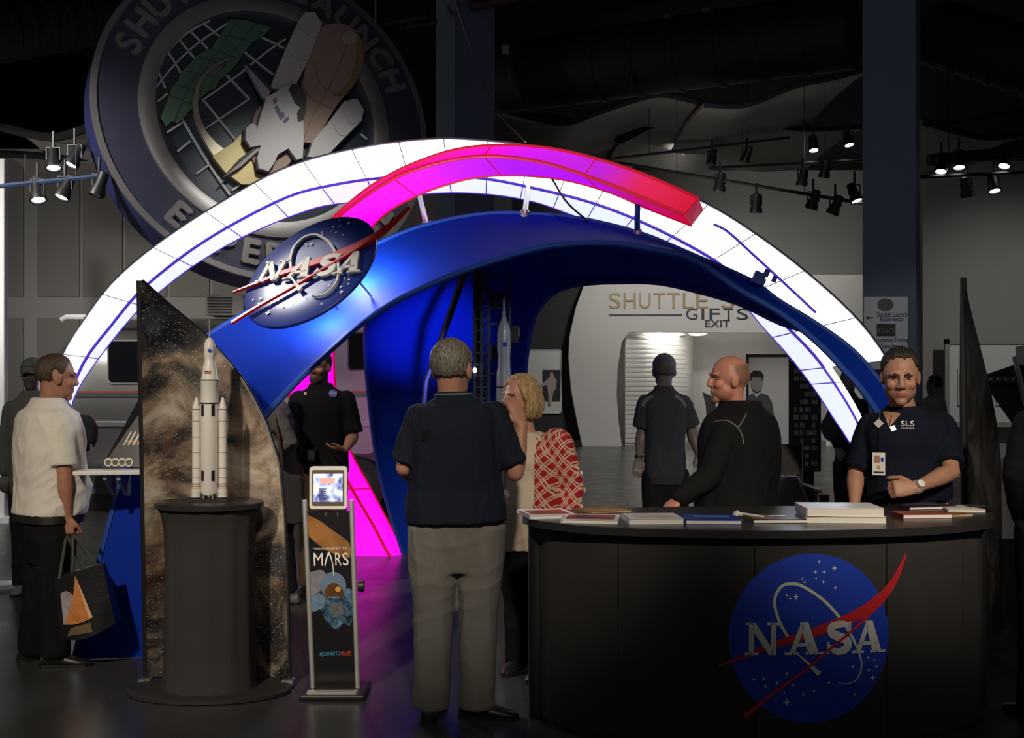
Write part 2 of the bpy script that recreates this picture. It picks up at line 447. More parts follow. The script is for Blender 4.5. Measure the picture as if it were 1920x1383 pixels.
# pale boards and pictures on the far walls
def framed(name, px0, px1, py0, py1, d, label, cat, fcol, pcol, bw, inner=None):
    c = P((px0 + px1) / 2, py1, d); o = empty(name, c, label, cat)
    w = (px1 - px0) / S(d); h = (py1 - py0) / S(d)
    mk('panel', MB().box(c + V((0, 0, h / 2)), (w, 0.03, h)), pcol, o, smooth=False)
    for s in (-1, 1):
        mk('frame_bar', MB().box(c + V((s * (w / 2 - bw / 2), -0.02, h / 2)), (bw, 0.05, h)), fcol, o, smooth=False)
        mk('frame_bar', MB().box(c + V((0, -0.02, h / 2 + s * (h / 2 - bw / 2))), (w, 0.05, bw)), fcol, o, smooth=False)
    return o
bd = framed('display_board', 1770, 1990, 636, 800, 19.7, 'large pale display board on the grey wall behind the dark fin', 'board', M['walltrim'], M['board'], 0.08)
for a, b, c, e in ((1868, 1892, 700, 760), (1796, 1822, 690, 760)):
    q = P((a + b) / 2, e, 19.66); w = (b - a) / S(19.66); h = (e - c) / S(19.66)
    mk('picture', MB().box(q + V((0, 0, h / 2)), (w, 0.02, h)), M['white'], bd, smooth=False)
    mk('print', MB().box(q + V((0, -0.015, h * 0.6)), (w * 0.8, 0.02, h * 0.5)), M['duct'], bd, smooth=False)
pb = framed('picture_panel', 985, 1053, 655, 775, 31.05, 'pale picture panel with a standing figure on the charcoal wall behind the woman', 'picture', M['white'], M['board'], 0.03)
q = P(1034, 745, 31.0)
mk('photo', MB().box(q + V((0, 0, 0.32)), (0.46, 0.02, 0.82)), M['duct'], pb, smooth=False)
q = q + V((-0.03, -0.03, 0.05))
mk('figure_print', MB().poly([(-.05, -.25), (.02, -.25), (.08, .1), (.15, .2), (.17, .4), (.1, .5), (.06, .62), (0, .62), (-.02, .5), (-.12, .4), (-.3, .25), (-.32, .2), (-.1, .28), (-.06, .1)], lambda u, v, h=0: q + V((u, -h, v)), 0, 0.01), mat('faded_figure', (0.45, 0.36, 0.33), 0.7), pb, smooth=False)
# framed portrait inside the shop entrance
pf = framed('portrait_poster', 1399, 1482, 664, 836, 20.0, 'black framed portrait poster of a young person in a dark top, before the shop', 'poster', M['black'], M['board'], 0.035)
q = P(1418, 719, 19.95); k = 1 / S(19.95)
def pp_(pts, m, nm, h=0.004): mk(nm, MB().poly([(a * k, -b * k) for a, b in pts], lambda u, v, hh=0: q + V((u, -h - hh, v))), m, pf, smooth=False)
circ = lambda cx, cy, rx, ry, n=18: [(cx + rx * math.cos(t), cy + ry * math.sin(t)) for t in np.linspace(0, 2 * math.pi, n, endpoint=False)]
pp_([(-18, 40), (-16, 24), (-6, 17), (0, 26), (8, 17), (22, 22), (30, 36), (34, 66), (-18, 66)], mat('poster_sweater', (0.1, 0.1, 0.1), 0.7), 'figure_print')
pp_(circ(1, -2, 11, 17), mat('poster_face', (0.35, 0.33, 0.31), 0.7), 'face_print', 0.007)
pp_([(-12, -4), (-13, -18), (-4, -25), (8, -24), (14, -16), (12, -4), (9, -12), (-8, -12)], M['duct'], 'hair_print', 0.010)
for sx in (-.3, .3): mk('stand_leg', MB().box((P(1440, 0, 20).x + sx, 20.02, .3), (.04, .04, .6)), M['black'], pf, smooth=False)
# dark pillar printed with pale lines of text
tp = thing('text_pillar', MB().box(P(1509, 780, 16) + V((0, 0, 0)), (50 / S(16), 0.3, 205 / S(16))), mat('charcoal_pillar', (0.05, 0.05, 0.05), 0.7), 'charcoal display pillar covered in rows of pale lettering beside the shop', 'display pillar', smooth=False)
tp.scale = (1, 1, 1)
random.seed(3)
mb = MB(); tmp = frame_map(P(0, 0, 15.82), P(1, 0, 15.82) - P(0, 0, 15.82), P(0, 0, 15.82) - P(0, 1, 15.82))
for r in range(13):
    for c in range(4):
        if random.random() < .8:
            x = 1488 + c * 11 + random.uniform(0, 2); y = 690 + r * 14.5
            for j in range(random.randint(2, 3)):
                mb.poly([(x + j * 3.5, -y - 9), (x + j * 3.5 + 2.2, -y - 9), (x + j * 3.5 + 2.2, -y - random.uniform(0, 3)), (x + j * 3.5, -y)], tmp)
o = mk('lettering', mb, M['board'], tp, smooth=False); o['kind'] = 'stuff'
mk('pillar_foot', MB().box((P(1509, 0, 16).x, 16, 0.05), (0.55, 0.45, 0.1)), M['black'], tp, smooth=False)
mk('pillar_stem', MB().box((P(1509, 0, 16).x, 16, 0.25), (0.2, 0.2, 0.4)), M['black'], tp, smooth=False)
# dark window displays deep in the shop
for k, px in enumerate((1333, 1364)):
    thing('wall_screen', MB().box(P(px, 666, 35.8), (24 / S(35.8), 0.1, 46 / S(35.8))), M['duct'], 'dark screen on the inner shop wall above the bald man, %s one' % ('slimmer nearer', 'second')[k], 'screen', smooth=False)
thing('slender_panel', MB().slab([[P(1318, 735, 26), P(1334, 742, 26)], [P(1324, 760, 26), P(1342, 760, 26)], [P(1326, 790, 26), P(1352, 790, 26)], [P(1330, 719 + CH * F / 26, 26), P(1356, 719 + CH * F / 26, 26)]], V((0, 0.06, 0))), M['duct'], 'dark leaning panel beside the shop slatted wall, before the bald man', 'panel')
# white post on the left edge, round base
p = P(6, 0, 13.6)
wp = empty('white_post', (p.x - 0.02, 13.6, 0), 'tall slim white post at the edge of the hall beside the silver trailer', 'post')
mk('shaft', MB().box((p.x - 0.02, 13.6, 2.1), (0.11, 0.11, 4.2)), M['white'], wp, smooth=False, bevel=0.01)
mk('foot_plate', MB().box((p.x - 0.02, 13.6, 0.03), (0.3, 0.3, 0.06)), M['white'], wp, smooth=False)
c = P(4, 1102, 3520 / (1105 - 719))
c.z = 0
rb = empty('stand_base', c, 'round pale grey stand base on the floor behind the man in the white shirt', 'stand')
mk('disc', MB().lathe([(0.13, 0), (0.135, 0.02), (0.12, 0.05), (0.05, 0.06), (0.01, 0.06)], c, 24), M['walltrim'], rb)
mk('pole', MB().lathe([(0.02, 0.05), (0.02, 0.9), (0.005, 0.905)], c - V((0.06, 0, 0)), 10), M['steel'], rb)

# ------------------------------------------------------------------ ceiling services
def duct(name, a, b, r, m, label, cat='duct'):
    a, b = V(a), V(b); mb = MB(); n = 9
    pts = [a.lerp(b, i / n) for i in range(n + 1)]
    o = thing(name, MB().tube(pts, r, 20), m, label, cat)
    for i in range(1, n):
        t = (b - a).normalized()
        mk('duct_band', MB().tube([pts[i] - t * 0.04, pts[i] + t * 0.04], r * 1.04, 20), m, o)
    return o
duct('air_duct', P(930, 150, 17.5), P(1600, 55, 15.0), 0.50, M['duct'], 'fat black round air duct under the ceiling between the two slate columns')
duct('air_duct', P(1745, 60, 15.5), P(2050, 150, 14.5), 0.42, M['duct'], 'black round air duct crossing the ceiling beyond the second slate column')
duct('air_duct', P(-40, 60, 16.0), P(260, 10, 18), 0.45, M['duct'], 'black round air duct in the corner above the round attraction sign')
for k, (a, b, r, dd, lab) in enumerate([((880, 12), (1000, -10), .07, 15.5, 'dull red sprinkler pipe elbow near the first slate column'),
        ((760, 50), (820, 42), .03, 15.5, 'thin dull red pipe beside the first slate column'),
        ((1184, 60), (1184, 165), .035, 16.0, 'upright dull red drop pipe under the fat black duct'),
        ((1190, 92), (1420, 62), .02, 16.0, 'thin dull red pipe running along the fat black duct'),
        ((1735, 235), (1925, 210), .03, 15, 'thin black pipe beyond the second slate column'),
        ((1740, 300), (1925, 285), .09, 17, 'dull red pipe above the spotlights beyond the second slate column'),
        ((640, 60), (800, 30), .03, 14, 'thin black pipe beside the round attraction sign')]):
    a = P(*a, dd); b = P(*b, dd)
    o = thing('ceiling_pipe', MB().tube([a, a.lerp(b, .5), b], r, 10), M['pipe'] if 'red' in lab else M['duct'], lab, 'pipe')
    mk('pipe_collar', MB().tube([a.lerp(b, .3), a.lerp(b, .34)], r * 1.3, 10), M['duct'], o)
    mk('pipe_collar', MB().tube([a.lerp(b, .7), a.lerp(b, .74)], r * 1.3, 10), M['duct'], o)
for k, (px, y0, y1, dd) in enumerate(((1120, 70, 185, 17), (1250, 30, 170, 17), (948, 90, 150, 16), (1322, 20, 50, 16))):
    a = P(px, y0 - 60, dd); b = P(px, y1, dd)
    o = thing('hanger_rod', MB().tube([a, b], 0.012, 6), M['duct'], 'thin hanger rod under the ceiling with a small junction box, %s between the columns' % ('second', 'longest', 'first', 'shortest')[k], 'rod')
    mk('junction_box', MB().box(P(px, y0 + 5, dd), (0.1, 0.1, 0.12)), M['steel'], o, smooth=False)
def wave(name, pts, d, depth, label):
    c = cr([P(x, y, d) for x, y in pts], 40)
    rows = [[p + V((0, depth * t, 0.10 * math.sin(t * 3) )) for p in c] for t in (0, 0.25, 0.5, 0.75, 1)]
    o = thing(name, MB().slab(rows, V((0, 0, 0.06))), M['wave'], label, 'ceiling panel', 'wavy ceiling panels')
    mk('edge_band', MB().tube([p + V((0, -0.02, 0.03)) for p in c], 0.05, 6), M['ceil'], o)
wave('wave_panel', [(920, 205), (1000, 225), (1060, 235), (1120, 215), (1230, 182), (1290, 190), (1345, 208)], 18, 3.5, 'wavy grey ceiling panel hanging nearest the first slate column')
wave('wave_panel', [(1320, 200), (1400, 200), (1490, 165), (1560, 150), (1640, 128)], 17, 3.5, 'wavy grey ceiling panel rising towards the second slate column')
wave('wave_panel', [(1160, 270), (1250, 232), (1330, 250), (1430, 240), (1520, 246), (1620, 240)], 20.5, 4.0, 'wavy grey ceiling panel low behind the spotlights between the columns')
wave('wave_panel', [(925, 232), (980, 224), (1060, 226), (1150, 262), (1200, 240)], 21, 4.0, 'wavy grey ceiling panel peeping over the top of the red ribbon')
wave('wave_panel', [(1730, 232), (1790, 250), (1850, 262), (1930, 255)], 17, 3.0, 'wavy grey ceiling panel beyond the second slate column')
wave('wave_panel', [(-20, 238), (60, 258), (110, 262), (180, 240)], 13.5, 1.6, 'wavy grey ceiling panel beside the rim of the round attraction sign')
wave('wave_panel', [(-20, 292), (60, 296), (110, 300), (190, 300)], 15, 1.2, 'wavy grey ceiling panel over the wall behind the round attraction sign')
# rails and spotlights
for k, (a, b, da, db, lab) in enumerate([((0, 349), (190, 330), 12, 12, 'dark blue spotlight rail beside the round attraction sign'),
        ((1130, 300), (1480, 258), 19, 19, 'upper black spotlight rail between the columns'),
        ((1160, 305), (1640, 385), 17, 15, 'lower black spotlight rail running down to the second column'),
        ((1330, 315), (1620, 300), 18, 18, 'short black spotlight rail close to the second column'),
        ((1725, 332), (1940, 322), 15, 15, 'black spotlight rail beyond the second column')]):
    a = P(*a, da); b = P(*b, db); mb = MB().tube([a, b], 0.025, 6)
    o = thing('spotlight_rail', mb, mat('rail_blue', (0.03, 0.05, 0.11), 0.5) if k == 0 else M['black'], lab, 'rail')
    for t in (0.25, 0.75):
        q = a.lerp(b, t); mk('rail_hanger', MB().tube([q, V((q.x, q.y, 7.6 if k else q.z + .3))], 0.006, 6), M['black'], o)
lights = [(100, 300, 12.2, 1), (140, 295, 12.2, 1), (70, 360, 12, 1), (122, 355, 12, 1), (186, 350, 12, 0),
          (1525, 272, 18, 1), (1590, 262, 18, 1), (1335, 298, 18.97, 0), (1400, 292, 18.97, 0), (1350, 345, 16.15, 0), (1418, 385, 15.85, 0), (1505, 335, 17, 0), (1547, 320, 17, 0),
          (1525, 378, 15.4, 0), (1566, 388, 15.25, 0), (1602, 365, 15.1, 1), (1765, 310, 15, 1), (1798, 302, 15, 1), (1885, 300, 15, 1), (1863, 346, 15, 1), (1812, 354, 15, 0)]
where = ['left of two just under the wavy panel by the round sign', 'right of two just under the wavy panel by the round sign', 'lit, first under the dark blue rail', 'lit, second under the dark blue rail', 'unlit, tucked behind the rim of the round sign',
         'brightest one in the middle of the rails between the columns', 'lit, high and close to the second column', 'unlit, first on the upper rail between the columns', 'unlit, second on the upper rail between the columns', 'unlit, alone above the end of the red ribbon', 'unlit, tilted, lowest before the pool of light on the wall', 'unlit, over the pool of light on the wall', 'unlit, third on the upper rail between the columns',
         'unlit, first of a pair low beside the second column', 'unlit, second of a pair low beside the second column', 'small and lit, low beside the second column', 'lit, nearest beyond the second column', 'lit, second beyond the second column', 'lit, third beyond the second column', 'lit, low beyond the second column', 'unlit, low beyond the second column']
for i, (px, py, d, on) in enumerate(lights):
    c = P(px, py, d); random.seed(i)
    ax = V((random.uniform(-.5, .3), -0.35 if on else random.uniform(-.2, .5), -1)).normalized()
    o = empty('track_spotlight', c, ('black ceiling spotlight, ' + where[i]), 'spotlight', 'spotlights under the ceiling')
    mk('housing', MB().lathe([(0.03, -0.16), (0.055, -0.15), (0.06, -0.02), (0.085, 0.06), (0.085, 0.1), (0.07, 0.1), (0.05, 0.04), (0.01, 0.03)], c, 14, axis=ax), M['black'], o)
    mk('lens', MB().lathe([(0.07, 0.075), (0.066, 0.085), (0.03, 0.1), (0.005, 0.102)], c, 14, axis=ax), M['lens'] if on else M['steel'], o)
    mk('yoke', MB().tube([c + V((-.07, 0, 0)), c + V((-.07, 0, .13)), c + V((.07, 0, .13)), c + V((.07, 0, 0))], 0.012, 6).tube([c + V((0, 0, .13)), c + V((0, 0, .3))], 0.015, 6), M['black'], o)
# thin loose wire
thing('hanging_wire', MB().tube(cr([P(850, -5, 12), P(885, 100, 12), P(925, 195, 11.5), P(985, 266, 9.2)], 20), 0.006, 5), M['steel'], 'thin loose wire hanging from the ceiling to the top of the white arch', 'wire')

# ------------------------------------------------------------------ silver travel trailer
d = 14.0
M['alu'] = mat('aluminium_skin', (0.5, 0.49, 0.47), 0.33, 0.85, vary=0.12, vscale=2)
x0, x1 = P(14, 0, d).x, P(760, 0, d).x
tr = empty('travel_trailer', ((x0 + x1) / 2, d + 1.1, 0), 'silver riveted travel trailer with black windows parked along the wall', 'trailer')
prof = []
for k in range(25):
    a = math.pi * k / 24
    prof.append((-math.cos(a) * 1.12, 1.5 + 0.93 * (math.sin(a) ** 0.55)))
prof = [(-1.0, 0.55), (-1.12, 0.7)] + prof + [(1.12, 0.7), (1.0, 0.55)]
rings = []
for t in np.linspace(0, 1, 33):
    e = min(t, 1 - t) * (x1 - x0)
    k = min(1.0, e / 1.1); sc = 0.25 + 0.75 * math.sqrt(max(1 - (1 - k) ** 2, 0))
    x = x0 + (x1 - x0) * t
    rings.append([V((x, d + 1.12 + y * (0.6 + 0.4 * sc), 0.55 + (z - 0.55) * sc)) for y, z in prof])
mk('shell', MB().loft(rings), M['alu'], tr)
def rrect(a, b, c, e, r, n=5):
    pts = []
    for cx, cy, a0 in ((b - r, e - r, 0), (a + r, e - r, 90), (a + r, c + r, 180), (b - r, c + r, 270)):
        for i in range(n + 1): pts.append((cx + r * math.cos(R(a0 + 90 * i / n)), cy + r * math.sin(R(a0 + 90 * i / n))))
    return pts
tm = frame_map(P(0, 0, d), P(1, 0, d) - P(0, 0, d), P(0, 0, d) - P(0, 1, d))
M['glassblack'] = mat('dark_glass', (0.006, 0.006, 0.008), 0.08)
for a, b, y0, y1 in ((205, 270, 640, 716), (290, 380, 640, 716), (420, 500, 640, 716), (655, 690, 625, 692)):
    w = mk('window', MB().poly(rrect(a - 3, b + 3, -y1 - 3, -y0 + 3, 8), tm, -0.05, 0.02), M['walltrim'], tr, smooth=False)
    mk('pane', MB().poly(rrect(a, b, -y1, -y0, 7), tm, -0.02, 0.03), M['glassblack'], w, smooth=False)
mk('door', MB().poly(rrect(612, 702, -850, -608, 10), tm, -0.03, 0.012), M['alu'], tr, smooth=False)
mk('stripe', MB().box(P(400, 735, d - 0.01) + V((0, 0, 0)), ((x1 - x0) * 0.9, 0.03, 0.03)), mat('rust_stripe', (0.3, 0.08, 0.05), 0.5), tr, smooth=False)
mk('stripe', MB().box(P(400, 741, d - 0.01), ((x1 - x0) * 0.9, 0.03, 0.025)), mat('teal_stripe', (0.06, 0.12, 0.14), 0.5), tr, smooth=False)
mk('trim_rail', MB().box(P(400, 795, d - 0.01), ((x1 - x0) * 0.92, 0.04, 0.05)), M['steel'], tr, smooth=False)
mk('awning_rail', MB().tube([P(115, 600, d + 0.1), P(125, 594, d + 0.1), P(300, 594, d + 0.1), P(310, 600, d + 0.1)], 0.035, 8), M['white'], tr)
for px in (672, 560):
    c = P(px, 905, d + 0.08)
    wh = mk('wheel', MB().lathe([(0.18, -0.1), (0.33, -0.1), (0.36, -0.05), (0.36, 0.05), (0.33, 0.1), (0.18, 0.1)], V((c.x, c.y, 0.37)), 24, axis=(0, 1, 0)), M['black'], tr)
    mk('hub', MB().lathe([(0.2, -0.105), (0.12, -0.13), (0.02, -0.13)], V((c.x, c.y, 0.37)), 20, axis=(0, 1, 0)), M['duct'], wh)
ac = empty('roof_air_conditioner', P(430, 590, d + 1.0), 'small pale air conditioner with slatted grille on the trailer roof', 'air conditioner')
q = P(430, 574, d + 1.0)
mk('case', MB().box(q, (0.5, 0.5, 0.26)), M['walltrim'], ac, smooth=False, bevel=0.02)
for k in range(6): mk('grille_slat', MB().box(q + V((-0.06 - 0.0, -0.26, -0.09 + k * 0.036)), (0.30, 0.02, 0.014)), M['duct'], ac, smooth=False)
# ------------------------------------------------------------------ emblem: slab-serif letters, orbit, ribbon and stars (units of the disc radius)
def circle2(cx, cy, r, n=40): return [(cx + r * math.cos(2 * math.pi * k / n), cy + r * math.sin(2 * math.pi * k / n)) for k in range(n)]
def ribbon(pts, ws):
    """tapered stroke as one polygon"""
    L = []; Rr = []
    for i, (x, y) in enumerate(pts):
        a = pts[max(i - 1, 0)]; b = pts[min(i + 1, len(pts) - 1)]
        tx, ty = b[0] - a[0], b[1] - a[1]; l = math.hypot(tx, ty) or 1
        nx, ny = -ty / l, tx / l; w = ws[i] / 2
        L.append((x + nx * w, y + ny * w)); Rr.append((x - nx * w, y - ny * w))
    return L + Rr[::-1]
def cr2(pts, n): return [(p.x, p.y) for p in cr([V((a, b, 0)) for a, b in pts], n)]
def letters_polys(dx=0.0):
    """N A S A as lists of convex-ish polygons"""
    out = []
    def lt(ch, x, y, w, h):
        T = lambda pts: out.append([(x + a * w, y + b * h) for a, b in pts])
        if ch == 'N':
            T([(.10, 0), (.26, 0), (.26, 1), (.10, 1)]); T([(.76, 0), (.92, 0), (.92, 1), (.76, 1)])
            T([(.0, 1), (.30, 1), (.92, 0), (.70, 0), (.10, .93), (.0, .93)])
            T([(-.02, 0), (.38, 0), (.38, .08), (-.02, .08)]); T([(.64, .92), (1.04, .92), (1.04, 1), (.64, 1)])
        if ch == 'A':
            T([(.07, 0), (.22, 0), (.54, .94), (.42, 1)]); T([(.62, 0), (.92, 0), (.62, 1), (.38, 1)])
            T([(.2, .24), (.75, .24), (.75, .36), (.2, .36)])
            T([(-.04, 0), (.34, 0), (.34, .08), (-.04, .08)]); T([(.54, 0), (1.04, 0), (1.04, .08), (.54, .08)])
        if ch == 'S':
            c = cr2([(.86, .76), (.74, .9), (.5, .92), (.24, .84), (.22, .66), (.45, .54), (.72, .43), (.8, .25), (.62, .1), (.36, .08), (.12, .26)], 30)
            ws = [.14 + .16 * math.sin(math.pi * i / 30) for i in range(31)]
            a = ribbon([(p[0], p[1] * h / w) for p in c], ws)
            for i in range(30):
                q = [a[i], a[i + 1], a[61 - i - 1], a[61 - i]]
                out.append([(x + px * w, y + py * w) for px, py in q])
            T([(.82, .62), (.9, .62), (.9, .99), (.82, .99)]); T([(.06, .01), (.14, .01), (.14, .38), (.06, .38)])
    for ch, x, w in (('N', -.80, .40), ('A', -.31, .44), ('S', .17, .36), ('A', .52, .41)): lt(ch, x, -.19, w, .38)
    return out
SWOOSH_UP = ribbon(cr2([(-1.12, -.325), (-.81, -.205), (-.41, -.055), (0, .06), (.45, .21), (.78, .37), (1.02, .58), (1.14, .76), (1.24, .96)], 32),
                   [.015 + .125 * math.sin(min(i / 32 * 1.25, 1) * math.pi / 2) * (1 if i < 24 else (33 - i) / 9.0) for i in range(33)])
SWOOSH_LOW = ribbon(cr2([(-.81, -.915), (-.53, -.68), (-.11, -.39), (.24, -.12), (.52, .09), (.77, .3), (.98, .52)], 24), [.05 - .02 * math.sin(math.pi * i / 24) for i in range(25)])
ORBIT_BACK = ribbon(cr2([(.33, -.53), (.45, -.55), (.57, -.50), (.635, -.33), (.55, -.07), (.38, .2), (.17, .43), (-.08, .6), (-.22, .645), (-.36, .62), (-.44, .5), (-.45, .4), (-.39, .2), (-.29, .02)], 48),
                    [.006 + .03 * min(i / 16, 1) for i in range(49)])
ORBIT_TAIL = ribbon(cr2([(-.2, -.16), (-.1, -.24), (.02, -.35), (.10, -.42)], 12), [.02 + .05 * (i / 12) ** 2 for i in range(13)])
STARS = [(.10, .9, .02), (.29, .82, .03), (.05, .78, .02), (.16, .78, .02), (-.08, .66, .02), (-.11, .7, .018), (.06, .7, .018), (.15, .66, .02), (.3, .59, .02), (-.19, .49, .035), (-.3, .51, .02), (-.26, .47, .02), (-.7, -.48, .02), (-.58, -.47, .025), (-.56, -.56, .025), (-.3, -.41, .02), (-.42, -.52, .02), (-.22, -.55, .02), (-.33, -.63, .018), (-.3, -.75, .04), (.03, -.62, .018), (.22, -.53, .018), (.8, -.28, .02), (.83, -.36, .02), (.73, -.4, .022), (.78, -.49, .03), (.72, -.25, .018), (.55, -.68, .018), (.52, -.35, .018), (-.1, -.66, .018)]
def star4(x, y, r): return [(x + (r if k % 2 == 0 else r * .35) * math.cos(math.pi * k / 4 + math.pi / 2), y + (r if k % 2 == 0 else r * .35) * math.sin(math.pi * k / 4 + math.pi / 2)) for k in range(8)]
def emblem(mp, parent, h=0.0015, thick=None, sub=2, mats=None, stars=True, disc=True, names='emblem'):
    mm = mats or (M['navy_print'], M['red_print'], M['white_print'])
    def layer(nm, polys, m, k, sb):
        mb = MB()
        for q in polys:
            if thick and nm in ('emblem_letter', 'emblem_orbit', 'emblem_ribbon'): mb.poly(q, mp, h * (k - 1), h * k + thick)
            else: mb.poly(q, mp, h * k, sub=sb)
        return mk(nm, mb, m, parent, smooth=False, keep_normals=(not thick))
    if disc:
        mb = MB(); rows = []
        for i in range(13):
            rr = max(i / 12.0, .002); rows.append([mp(rr * math.cos(2 * math.pi * k / 64), rr * math.sin(2 * math.pi * k / 64), h) for k in range(65)])
        mb.grid(rows); mk('emblem_disc', mb, mm[0], parent, smooth=False, keep_normals=True)
    if stars: layer('emblem_stars', [star4(x, y, r * 1.25) for x, y, r in STARS], mm[2], 2, 0)
    layer('emblem_orbit', [ORBIT_BACK], mm[2], 2.2, 1 if sub else 0)
    layer('emblem_ribbon', [SWOOSH_UP], mm[1], 2.6, sub)
    for q in (letters_polys(),): layer('emblem_letter', q, mm[2], 3.2, sub)
    layer('emblem_orbit', [ORBIT_TAIL], mm[2], 3.8, 0)
    layer('emblem_ribbon', [SWOOSH_LOW], mm[1], 4.2, sub)

# ------------------------------------------------------------------ round attraction sign hung under the ceiling
DS = 13.0
sc_ = P(504.7, 217.3, DS)
sm_ = Matrix.Rotation(.488, 3, 'Z') @ Matrix.Rotation(-.19, 3, 'X')
su, sv, sn = sm_.col[0].copy(), sm_.col[2].copy(), -sm_.col[1]
SR = 1.891
smap = lambda u, v, h=0.0: sc_ + su * (u * SR) + sv * (v * SR) + sn * h
def rp(px, py, h=0.0):
    dr = P(px, py, 1.0) - V((0, 0, CH)); t = (sc_ - V((0, 0, CH))).dot(sn) / dr.dot(sn)
    return V((0, 0, CH)) + dr * t + sn * h
sg = empty('attraction_sign', sc_ - V((0, 0, SR)), 'huge round attraction sign with a launching shuttle relief hanging above the arch', 'sign')
Msilver = mat('sign_silver', (0.30, 0.29, 0.28), 0.38, 0.7, vary=0.15, vscale=1.2)
Mletter = mat('sign_letter_grey', (0.2, 0.19, 0.175), 0.5, 0.4)
Mnavy = mat('sign_navy', (0.030, 0.034, 0.062), 0.6, vary=0.15, vscale=8)
Mrim = mat('sign_rim_blue', (0.022, 0.026, 0.11), 0.55)
def ringmesh(r0, r1, h0, h1, n=96, back=None):
    mb = MB(); pr = [(r0, h0), (r1, h1)] if back is None else back
    mb.grid([[smap(r * math.cos(2 * math.pi * k / n), r * math.sin(2 * math.pi * k / n), h) for k in range(n + 1)] for r, h in pr])
    return mb
mk('rim', ringmesh(0, 0, 0, 0, back=[(0.3, -.42), (1.0, -.42), (1.0, -.02)]), Mrim, sg)
mk('outer_band', ringmesh(0, 0, 0, 0, back=[(1.0, -.02), (1.0, .015), (.965, .015), (.965, -.02)]), Msilver, sg)
mk('lettering_band', ringmesh(0, 0, 0, 0, back=[(.967, 0.0), (.735, 0.0)]), Mnavy, sg)
mk('inner_band', ringmesh(0, 0, 0, 0, back=[(.748, -.01), (.744, .03), (.70, .04), (.65, .02), (.645, -.1)]), Msilver, sg)
mk('globe', ringmesh(0, 0, 0, 0, back=[(.655, -.06), (.4, -.05), (.002, -.045)]), mat('globe_teal', (0.022, 0.035, 0.047), 0.4, vary=0.25), sg)
def arc_text(s, a0, a1, rad, hgt, flip=False):
    n = len(s)
    for i, ch in enumerate(s):
        if ch == ' ': continue
        a = R(a0 + (a1 - a0) * i / (n - 1))
        c = (rad * math.cos(a), rad * math.sin(a))
        ur = (math.cos(a), math.sin(a)); ut = (math.sin(a), -math.cos(a))
        if flip: ur = (-ur[0], -ur[1]); ut = (-ut[0], -ut[1])
        vs, fs, asp = text_geo(ch); w = hgt * min(asp * 1.1, .92)
        mp = lambda u, v, h=0, c=c, ut=ut, ur=ur: smap(c[0] + ut[0] * u + ur[0] * v, c[1] + ut[1] * u + ur[1] * v, h)
        mb = MB(); text_on(mb, ch, mp, -w / 2, -hgt / 2, w, hgt, 0.04, 0.045)
        st = 0.008                                            # fatten the strokes a little
        for ox, oy in ((st, 0), (-st, 0), (0, st), (0, -st)): text_on(mb, ch, mp, -w / 2 + ox, -hgt / 2 + oy, w, hgt, 0.04 - 0.001, 0.04)
        mk('raised_letter', mb, Mletter, sg, smooth=False, keep_normals=True)
arc_text('SHUTTLE LAUNCH', 157, 21.7, .855, .135)
arc_text('EXPERIENCE', 229.5, 320, .85, .135, True)
AX = lambda x, y: (100 + x / 2.561, y / 2.561)
am = lambda u, v, h=0.0: rp(*AX(u, v), h)
def art(nm, pts, m, h0, h1, smooth=False):
    mb = MB(); mb.poly(pts, am, h0, h1); return mk(nm, mb, m, sg, smooth=smooth)
Mgrid = mat('sign_grid_white', (0.42, 0.44, 0.43), 0.5)
for q in ([(497, 262), (560, 190), (625, 118)], [(490, 345), (560, 235), (650, 150), (755, 95)], [(492, 420), (580, 310), (700, 200), (850, 100)], [(500, 485), (550, 445)], [(905, 345), (1020, 250), (1120, 180)], [(715, 480), (905, 345)],
          [(600, 722), (660, 672)], [(730, 615), (945, 470)], [(690, 830), (755, 785)], [(548, 632), (630, 578)], [(860, 910), (940, 860)], [(1480, 640), (1510, 665)],
          [(530, 212), (600, 320), (640, 400)], [(585, 160), (680, 275)], [(645, 130), (745, 230)], [(720, 105), (800, 170)], [(618, 560), (740, 770), (850, 930)], [(720, 472), (800, 570), (895, 690)], [(830, 352), (945, 472)], [(920, 245), (1040, 340), (1085, 370)], [(985, 165), (1118, 230)], [(490, 300), (540, 420)]):
    c = cr2(q, 10); mk('grid_line', MB().poly(ribbon(c, [9] * 11), am, -.04, -.02), Mgrid, sg, smooth=False)
land = mat('sign_land_green', (0.065, 0.135, 0.085), 0.6, vary=0.12, vscale=6)
art('landmass', [(545, 605), (515, 565), (550, 480), (570, 420), (600, 385), (610, 350), (660, 300), (690, 265), (760, 230), (800, 170), (850, 92), (920, 95), (1045, 132), (1000, 180), (960, 200), (920, 245), (890, 295), (840, 350), (800, 380), (780, 420), (740, 440), (700, 480), (650, 540), (600, 590), (570, 580)], land, -.04, 0.0)
Mline = mat('sign_map_lines', (0.03, 0.06, 0.04), 0.6)
for q in ([(560, 460), (660, 500)], [(590, 410), (720, 440)], [(640, 340), (770, 370)], [(700, 270), (830, 320)], [(760, 235), (880, 280)], [(820, 170), (950, 200)], [(640, 560), (690, 400), (800, 230), (880, 110)], [(580, 590), (640, 440), (730, 300)], [(740, 440), (840, 280), (960, 130)]):
    c = cr2(q, 8); mk('map_line', MB().poly(ribbon(c, [4] * 9), am, 0.0, 0.004), Mline, sg, smooth=False)
sw = cr2([(898, 284), (830, 292), (755, 335), (700, 400), (680, 490), (690, 570), (725, 650), (790, 735), (880, 800), (990, 830)], 40)
